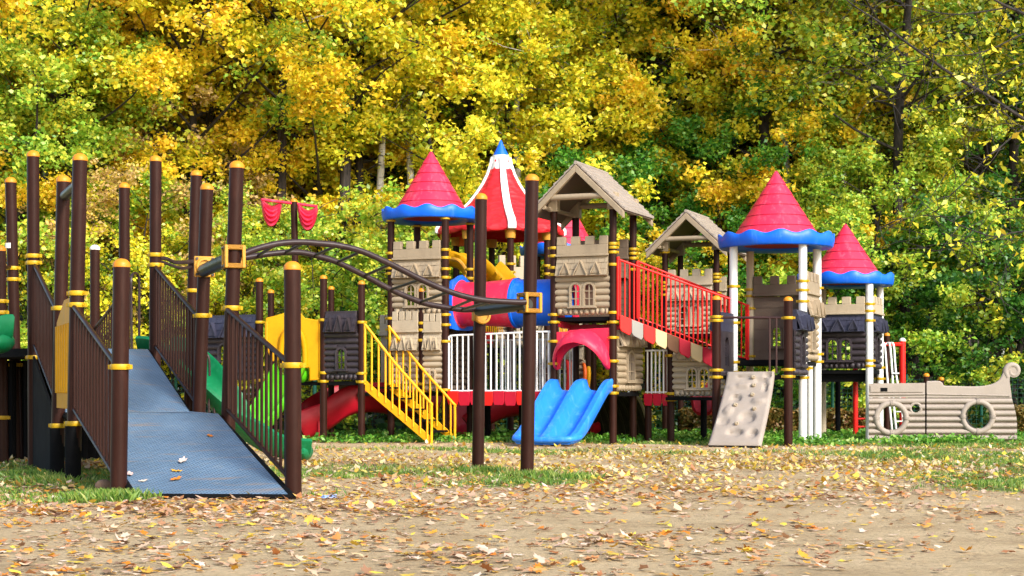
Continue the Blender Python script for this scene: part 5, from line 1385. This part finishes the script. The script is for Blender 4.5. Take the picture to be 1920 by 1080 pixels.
# ------------------------------------------------------------------ mesh fence, hedges
th = thing('mesh_fence', 'low dark green wire mesh fence with thin posts behind the playground', 'fence', Vector((0, 32, 0)))
for px in (70, 330, 588, 790, 1010, 1254, 1400, 1561, 1700, 1840):
    mb = MB(); mb.tube([pb(px, 32), z3(pb(px, 32), 1.12)], .03, 8); mb.build('fence_post', M['fence'], th)
mb = MB()
for i in range(12): mb.box(Vector((0, 32.03, .08 + i * .085)), 22, .006, .007)
for i in range(220): mb.box(Vector((-11 + i * .1, 32.04, .55)), .006, .006, 1.0)
mb.build('mesh_panel', M['fence'], th, smooth=False)
def hedge(x0, x1, Yc, h, dp, n, lb):
    th = thing('hedge', lb, 'hedge', Vector(((x0 + x1) / 2, Yc, 0)))
    q = rs.rand(n, 3); C = np.stack([x0 + (x1 - x0) * q[:, 0], Yc + (q[:, 1] - .5) * dp, h * (1 - .9 * q[:, 2] ** 1.6) + .03 * np.sin(q[:, 0] * 40)], -1) - np.array([(x0 + x1) / 2, Yc, 0])
    v_, f_ = leafcloud(rs, C, .075, .3); npmesh('foliage', v_, f_, L['hedge'], th)
    mb = MB()
    for i in range(int((x1 - x0) / .35)): p = Vector((x0 + .2 + i * .35, Yc, 0)); mb.tube([p, p + Vector((.03, 0, h * .8))], [.014, .006], 6)
    mb.build('stems', M['bark'], th)
hedge(wx(1275, 30.6), wx(1625, 30.6), 30.6, .44, .5, 11000, 'low brownish green clipped hedge behind the white-posted towers')
hedge(wx(1890, 30.6), wx(2060, 30.6), 30.6, .5, .6, 4500, 'short stretch of brownish hedge past the scroll prow of the ship panel')

# ------------------------------------------------------------------ trees
def limb_tube(mb, p0, p1, r0, r1, rng, bend=.15, n=6, seg=5):
    L_ = (p1 - p0).length; pts = []
    o1 = Vector((rng.uniform(-1, 1), rng.uniform(-1, 1), rng.uniform(-.3, .6))) * L_ * bend
    for i in range(seg + 1):
        t = i / seg; pts.append(lerp(p0, p1, t) + o1 * math.sin(PI * t))
    mb.tube(pts, [lerp(r0, r1, (i / seg) ** .8) for i in range(seg + 1)], n, cap=False); return pts
def make_tree(seed, kind):
    # returns (trunk MB, leaf verts, leaf faces); base at origin
    rng = random.Random(seed); rn = np.random.RandomState(seed); mb = MB(); C = []; wts = []
    spec = {'low': (8.5, 1.5, 2.5, .13, 32, 900, .66), 'mid': (12.5, 3.0, 2.9, .17, 33, 980, .72), 'high': (17, 6.3, 3.4, .15, 52, 460, .8), 'bush': (3.4, .3, 1.5, .04, 30, 380, .42), 'birch': (16, 6, 2.2, .11, 34, 200, .6), 'small': (5.6, 1.6, 1.7, .07, 34, 420, .5)}[kind]
    Ht, z0, rad, tr, ntips, per, cr = spec
    stems = []
    nst = {'low': 2, 'mid': 1, 'high': 1, 'bush': 5, 'birch': 1, 'small': 2}[kind]
    for s in range(nst):
        a = rng.uniform(0, 6.28); lean = {'bush': .35, 'low': .12, 'small': .15}.get(kind, .05); p = Vector((0, 0, -.2)); pts = [p]; k = 9
        d = Vector((math.cos(a) * lean, math.sin(a) * lean, 1))
        for i in range(k):
            d += Vector((rng.uniform(-.09, .09), rng.uniform(-.09, .09), 0)); p = p + d * (Ht * .9 / k) * (1 / d.length); pts.append(p.copy())
        r = [tr * (1.35 if i == 0 else 1) * (1 - .85 * i / k) / (1 if s == 0 else 1.35) for i in range(k + 1)]
        mb.tube(pts, r, 9, cap=False); stems.append((pts, r))
    for i in range(ntips):
        pts, r = stems[i % nst]; t = (i + rng.random()) / ntips; z = lerp(z0, Ht, t ** .85)
        q = (z - z0) / (Ht - z0); env = rad * (.55 + .75 * math.sin(PI * min(1, q * .9 + .12))) * (.75 if kind == 'birch' else 1)
        if kind in ('low', 'mid', 'small') and q < .3: env = rad * rng.uniform(.7, 1.15)
        ph = i * 2.399 + rng.uniform(-.4, .4); rr = env * math.sqrt(rng.uniform(.12, 1.0))
        zb_ = max(z0 * .55, z - rr * rng.uniform(.25, .6)); fi = min(len(pts) - 1.01, max(0.6, (zb_ + .2) / (Ht * .9) * (len(pts) - 1))); ii = int(fi); bp_ = lerp(pts[ii], pts[ii + 1], fi - ii)
        tip = Vector((bp_.x + math.cos(ph) * rr, bp_.y + math.sin(ph) * rr, z))
        lp = limb_tube(mb, bp_, tip, max(.012, r[ii] * .42), .007, rng, .12, 5)
        # leaves in flattened sprays around the tip and along the outer limb
        centres = [(tip, 1.0)] + [(lp[-2] + Vector((rng.uniform(-.3, .3), rng.uniform(-.3, .3), rng.uniform(-.1, .2))), .7)]
        for _ in range(5):
            o_ = Vector((rng.gauss(0, cr * .8), rng.gauss(0, cr * .8), rng.gauss(0, cr * .5))); centres.append((tip + o_, rng.uniform(.25, .6))); limb_tube(mb, tip, tip + o_, .008, .004, rng, .1, 4, 2)
        for c, wgt in centres:
            n = int(per * wgt * .36); s_ = cr * rng.uniform(.32, .55) * (wgt ** .4)
            pts_ = rn.normal(0, 1, (n, 3)); pts_ /= (np.linalg.norm(pts_, axis=1)[:, None]); pts_ *= (rn.rand(n) ** .6)[:, None] * s_ * 1.6 * rn.uniform(.7, 1.25, (n, 1)); pts_[:, 2] *= .75; pts_[:, 2] -= .12 * (pts_[:, 0] ** 2 + pts_[:, 1] ** 2)
            C.append(pts_ + np.array(c))
    C = np.concatenate(C).astype(np.float32)
    lv, lf_ = leafcloud(rn, C, {'high': .105, 'birch': .10, 'bush': .075, 'small': .08}.get(kind, .097), .45, .68)
    return mb, lv, lf_
VAR = {}
for i, (kind, seeds) in enumerate((('low', (1, 2, 3)), ('mid', (4, 5, 6)), ('high', (7, 8)), ('bush', (9, 10)), ('birch', (11, 12)), ('small', (13, 14)))):
    for j, sd_ in enumerate(seeds):
        mb, lv, lf_ = make_tree(sd_, kind); VAR[(kind, j)] = (mb, lv, lf_, None)
PROTO = {}
def tree(kind, j, x, y, rot, s, leaf, bark, label, group=None, name='tree', cat='tree', sz=1.0):
    root = thing(name, label, cat, Vector((x, y, 0)), group); root.rotation_euler = (0, 0, rot); root.scale = (s, s, s * sz)
    if (kind, j) not in PROTO:
        mb, lv, lf_, _ = VAR[(kind, j)]
        tk = mb.build('trunk', M[bark]); cr = npmesh('crown', lv, lf_, L[leaf])
        tk.parent = root; cr.parent = root; PROTO[(kind, j)] = (tk, cr)
    else:
        a, b = PROTO[(kind, j)]; tk = a.copy(); cr = b.copy()
        for o in (tk, cr): COL.objects.link(o); o.parent = root
    for o, mt in ((tk, M[bark]), (cr, L[leaf])):
        o.material_slots[0].link = 'OBJECT'; o.material_slots[0].material = mt
    return root
rt_ = random.Random(77)
FG = 'front trees along the edge of the wood'
front = [ # px, Y, kind, variant, scale, leaf, bark, label
 (-30, 33.5, 'low', 0, 1.0, 'lime', 'bark', 'yellow green tree at the left edge of the wood'),
 (60, 32.5, 'low', 1, .92, 'lime', 'bark', 'bright lime leaved tree behind the tall left brown posts'),
 (165, 34.0, 'mid', 0, .95, 'gold', 'bark', 'golden tree behind the yellow slatted side panel of the ramp'),
 (40, 38, 'mid', 1, 1.05, 'yellow', 'bark', 'yellow tree standing behind the lime tree at the left'),
 (300, 35.5, 'mid', 2, 1.0, 'yellow', 'bark', 'yellow oak above the upper end of the ramp'),
 (270, 32.8, 'small', 0, .9, 'tanl', 'bark', 'small dry tan leaved tree behind the ramp railing'),
 (440, 36, 'low', 1, 1.05, 'tanl', 'bark', 'dark forked oak with sparse tan leaves'),
 (400, 37.5, 'mid', 0, 1.05, 'yellow', 'bark', 'tall yellow oak above the start of the overhead ladder'),
 (700, 37, 'mid', 2, 1.0, 'yellow', 'bark', 'yellow oak left of the red cone roof of the castle tower'),
 (190, 36.5, 'mid', 1, 1.0, 'yellow', 'bark', 'tall yellow oak above the left brown posts'),
 (1400, 38, 'mid', 1, 1.05, 'yellow', 'bark', 'tall yellow oak behind the golden oaks'),
 (1590, 37.5, 'mid', 0, 1.0, 'yellow', 'bark', 'tall yellow oak above the smaller right cone roof'),
 (520, 37.5, 'low', 2, 1.05, 'yellow', 'bark', 'yellow oak right of the dark forked oak'),
 (640, 35, 'mid', 0, 1.0, 'gold', 'bark', 'golden oak above the banner post with red cloths'),
 (455, 31.8, 'small', 1, .8, 'lime', 'bark', 'small yellow green tree behind the overhead ladder start'),
 (600, 31.6, 'bush', 0, 1.25, 'lime', 'bark', 'yellow green bush under the red draped cloths'),
 (690, 32.2, 'bush', 1, 1.2, 'lime', 'bark', 'yellow green bush left of the castle tower'),
 (545, 33.4, 'bush', 1, 1.2, 'yellow', 'bark', 'yellow bush behind the charcoal log playhouse'),
 (345, 32.6, 'bush', 0, 1.1, 'yellow', 'bark', 'yellow bush behind the upper ramp railing'),
 (775, 36.5, 'mid', 1, 1.0, 'yellow', 'bark', 'yellow oak above the left red cone roof'),
 (880, 35, 'low', 1, 1.1, 'yellow', 'bark', 'broad yellow oak between the red cone roof and circus tent roof'),
 (960, 37, 'mid', 2, 1.0, 'yellow', 'bark', 'yellow oak directly above the blue spire'),
 (1060, 36.5, 'mid', 0, 1.05, 'yellow', 'bark', 'yellow oak just right of the blue spire'),
 (1130, 36.5, 'low', 0, 1.0, 'yellow', 'bark', 'yellow oak behind the large gabled roof'),
 (1180, 34.5, 'small', 0, 1.05, 'green', 'bark', 'green maple beside the large gabled shingle roof'),
 (1265, 35, 'low', 2, .8, 'green', 'bark', 'green maple above the small gabled roof'),
 (1250, 39, 'mid', 1, 1.0, 'olive', 'bark', 'olive green tree behind the green maples'),
 (1290, 33.2, 'bush', 0, 1.05, 'gold', 'bark', 'golden bush seen under the small gabled roof'),
 (1350, 36, 'mid', 2, 1.0, 'gold', 'bark', 'golden orange oak left of the large right cone roof'),
 (1450, 35.5, 'mid', 0, .98, 'gold', 'bark', 'golden oak directly above the large right cone roof'),
 (1535, 37, 'mid', 1, 1.0, 'yellow', 'bark', 'yellow oak between the two right cone roofs'),
 (1560, 33.5, 'small', 1, 1.0, 'lime', 'bark', 'yellow olive young tree above the smaller right cone roof'),
 (1640, 34.5, 'low', 0, .86, 'lime', 'bark', 'yellow olive tree right of the smaller cone roof'),
 (1680, 32.4, 'bush', 1, 1.25, 'lime', 'bark', 'yellow green bush right of the charcoal log tower'),
 (1640, 39, 'mid', 2, 1.05, 'olive', 'bark', 'olive tree with yellow tips behind the overhanging branches'),
 (1780, 36.5, 'mid', 1, .95, 'dark', 'bark', 'dark green tree at the right behind the bare branches'),
 (1880, 35.0, 'low', 2, .95, 'olive', 'bark', 'olive green tree at the right edge above the ship prow'),
 (1800, 33.4, 'bush', 0, 1.05, 'dark', 'bark', 'dark green bush behind the middle of the ship panel'),
 (1930, 33.2, 'bush', 1, 1.3, 'dark', 'bark', 'dark green bush at the right edge behind the scroll prow'),
 (800, 33.2, 'bush', 1, 1.0, 'green', 'bark', 'green bush behind the castle tower posts'),
 (1000, 33.6, 'bush', 0, 1.1, 'lime', 'bark', 'yellow green bush seen under the circus tent roof'),
 (1160, 33.4, 'bush', 1, 1.0, 'olive', 'bark', 'olive bush behind the gabled tower posts'),
 (1440, 33.2, 'bush', 0, 1.1, 'green', 'bark', 'green bush seen through the white-posted tower'),
 (1540, 32.8, 'bush', 1, .9, 'green', 'bark', 'green bush behind the posts of the two right towers'),
 (2010, 36, 'mid', 0, 1.0, 'olive', 'bark', 'olive tree just past the right edge of the wood'),
 (100, 33.0, 'bush', 1, 1.0, 'olive', 'bark', 'olive bush behind the raised play deck'),
 (215, 33.4, 'bush', 0, 1.1, 'yellow', 'bark', 'yellow bush behind the leftmost grab rail'),
]
for (px, Y, kind, j, s, leaf, bark, lb) in front:
    tree(kind, j, wx(px, Y), Y, rt_.uniform(0, 6.28), s, leaf, bark, lb, FG, name='bush' if kind == 'bush' else ('oak_tree' if 'oak' in lb else 'tree'), cat='bush' if kind == 'bush' else 'tree')
for px, Y, lb in ((688, 34.6, 'white trunked birch left of the red cone roof'), (786, 35.2, 'pale birch behind the left red cone roof'), (1008, 35.5, 'birch behind the large gabled roof'), (1110, 36, 'slim birch among yellow green leaves right of the blue spire'), (1508, 35, 'white birch above the two right cone roofs'), (1608, 34.8, 'leaning white birch behind the overhanging bare branches'), (1680, 36, 'thin birch at the right of the wood'), (120, 36, 'birch far left behind golden leaves')):
    tree('birch', rt_.randint(0, 1), wx(px, Y), Y, rt_.uniform(0, 6.28), rt_.uniform(.9, 1.05), 'lime', 'birch', lb, 'white birches inside the wood', name='birch_tree')
k = 0
for k_, (px, Y, lb) in enumerate(((233, 34.3, 'dark straight trunk left of the tallest ramp post'), (292, 33.6, 'dark trunk directly behind the upper ramp post'), (412, 34.2, 'dark trunk behind the paired brown posts'), (600, 34, 'dark trunk standing right of the banner post'), (628, 34.6, 'second dark trunk right of the banner post'), (478, 34, 'dark trunk between the ladder post and banner'), (1384, 34.4, 'dark trunk beside the large right cone roof'), (1250, 38.5, 'dark trunk behind the green maple'), (1725, 33.8, 'dark trunk right of the smaller cone roof'), (1765, 34.4, 'thick dark trunk above the ship panel'), (1850, 36, 'dark trunk above the scroll prow'), (430, 36.8, 'dark trunk behind the ladder clamp'))):
    tree('high', rt_.randint(0, 1), wx(px, Y), Y, rt_.uniform(0, 6.28), rt_.uniform(.95, 1.1), ('yellow', 'gold', 'lime', 'yellow')[k_ % 4] if px < 1700 else 'olive', 'bark', lb, 'bare lower trunks at the edge of the wood', name='oak_tree')
for Y in (42, 47, 53, 60, 68):
    half = Y * .34 + 3; n = int(half * 2 / (2.5 + Y * .012))
    for i in range(n):
        x = -half + (i + rt_.uniform(.15, .85)) * 2 * half / n; k += 1
        lf_ = rt_.choice(['dark', 'green', 'green', 'dark', 'olive'] if Y > 45 else ['green', 'green', 'dark', 'olive'])
        tree(rt_.choice(['high', 'high', 'mid']), rt_.randint(0, 1), x, Y + rt_.uniform(-2, 2), rt_.uniform(0, 6.28), rt_.uniform(.9, 1.15) * (1 + (Y - 42) * .008), lf_, rt_.choice(['bark', 'bark', 'barkg']),
             'tall dark trunked tree deep inside the wood', 'tall trees deep inside the wood', name='tree')
# the far wood as one mass
rn = np.random.RandomState(5); n = 90000
x = rn.uniform(-42, 42, n); C = np.stack([x, rn.uniform(76, 88, n), rn.rand(n) ** .8 * 27], -1).astype(np.float32); v_, f_ = leafcloud(rn, C, .62, .4, .7)
o = npmesh('far_woods', v_, f_, L['dark']); tag(o, 'far dark green mass of the wood', 'woods', kind='stuff')
# far trunks are part of that mass
mb = MB()
for i in range(150):
    p = Vector((rt_.uniform(-30, 30), rt_.uniform(62, 84), 0)); mb.tube([p, p + Vector((rt_.uniform(-.6, .6), 0, 18))], [.2, .09], 6)
o = mb.build('far_woods', M['bark']); tag(o, 'far dark trunks standing close together deep in the wood', 'woods', kind='stuff')

# ------------------------------------------------------------------ overhanging half-bare tree, right foreground
th = thing('overhanging_tree', 'half bare tree whose dark branches with few yellow leaves hang in from the right', 'tree', Vector((6.6, 14.2, 0)))
Yb = 14.0
trunk = MB(); trunk.tube([Vector((6.6, 14.2, -.2)), Vector((6.55, 14.2, 1.5)), Vector((6.4, 14.1, 3.2)), Vector((6.1, 14.0, 5.0)), Vector((5.9, 14.1, 7))], [.2, .16, .13, .1, .05], 12); trunk.build('trunk', M['bark'], th)
limbs = [([(2060, 330), (1985, 265), (1905, 214), (1850, 178), (1790, 143), (1740, 108), (1700, 80), (1650, 42), (1600, 10), (1560, -25)], .034, .008, 14.0),
 ([(2100, 60), (1990, 60), (1920, 26), (1880, 8), (1840, -15)], .03, .014, 13.6),
 ([(1890, 14), (1840, 22), (1790, 27), (1740, 20), (1690, 5), (1650, -12)], .013, .006, 13.7),
 ([(1960, 45), (1900, 72), (1850, 95), (1800, 104), (1760, 103), (1742, 98)], .012, .006, 13.9),
 ([(2060, 180), (1960, 225), (1920, 240), (1870, 280), (1845, 300), (1810, 340), (1780, 368), (1755, 395), (1730, 404)], .017, .005, 14.2),
 ([(1790, 143), (1740, 148), (1700, 165), (1670, 178), (1640, 176)], .009, .003, 14.0), ([(1740, 108), (1700, 118), (1650, 128), (1610, 130), (1560, 129)], .009, .003, 14.0), ([(1700, 80), (1680, 88), (1650, 110), (1620, 118), (1580, 98)], .008, .003, 13.9),
 ([(1905, 214), (1860, 196), (1800, 203), (1740, 206), (1700, 190), (1672, 176)], .010, .003, 14.1), ([(2060, 430), (1960, 430), (1900, 436), (1860, 443), (1800, 422), (1760, 402), (1730, 380), (1712, 362)], .014, .004, 14.3),
 ([(1900, 436), (1850, 450), (1800, 458), (1760, 470), (1720, 462)], .007, .003, 14.3), ([(1920, 190), (1890, 200), (1868, 206), (1840, 170), (1822, 150)], .006, .003, 13.8), ([(1845, 300), (1820, 290), (1800, 300), (1770, 330)], .006, .003, 14.2),
 ([(2000, 90), (1940, 110), (1900, 128), (1870, 140), (1830, 142)], .008, .003, 13.8), ([(1985, 265), (1930, 240), (1880, 232), (1830, 246), (1790, 240)], .008, .003, 14.2), ([(2040, 320), (1960, 350), (1920, 372), (1880, 380), (1850, 400), (1836, 430)], .009, .003, 14.3),
 ([(1730, 404), (1700, 410), (1660, 425), (1640, 420)], .004, .002, 14.2), ([(1850, 178), (1848, 150), (1838, 110), (1830, 60)], .005, .002, 13.9), ([(1940, 470), (1900, 480), (1880, 520), (1870, 560)], .006, .003, 14.4)]
rb2 = random.Random(3); tips = []; twigs = []
for pts, r0, r1, Y in limbs:
    r0 *= .55; r1 *= .6
    w3 = smooth_path([P(x, y, Y + .25 * math.sin(x * .013)) for x, y in pts], 5); n = len(w3)
    mb = MB(); mb.tube(w3, [lerp(r0, r1, i / (n - 1)) for i in range(n)], 7); mb.build('branch', M['bark'], th)
    for i in range(4, n, 2):
        a = rb2.uniform(0, 6.28); ln = rb2.uniform(.12, .42); q = w3[i] + Vector((math.cos(a) * ln, rb2.uniform(-.3, .3), math.sin(a) * ln * .8 - .05)); twigs.append((w3[i], q)); tips.append(q); tips.append(lerp(w3[i], q, .6))
mb = MB()
for a, b in twigs: limb_tube(mb, a, b, .004, .002, rb2, .12, 4, 3)
mb.build('twigs', M['bark'], th)
C = []
for q in tips:
    px = 960 + F * q.x / q.y
    dn = .10 if px < 1750 else .30
    for _ in range(3):
        if rb2.random() < dn: C.append((q.x + rb2.gauss(0, .05), q.y + rb2.gauss(0, .05), q.z - rb2.uniform(0, .1)))
rn = np.random.RandomState(8)
for _ in range(60): q = P(rb2.uniform(1840, 1990), rb2.uniform(60, 600), 14.2); C.append((q.x, q.y + rb2.uniform(-.4, .4), q.z))
C = np.array(C, dtype=np.float32) - np.array([6.6, 14.2, 0]); v_, f_ = leafcloud(rn, C, .075, .2, .5, -.5); npmesh('crown', v_, f_, L['yellow'], th)

for o in bpy.data.objects:
    if '_w' in o: del o['_w']
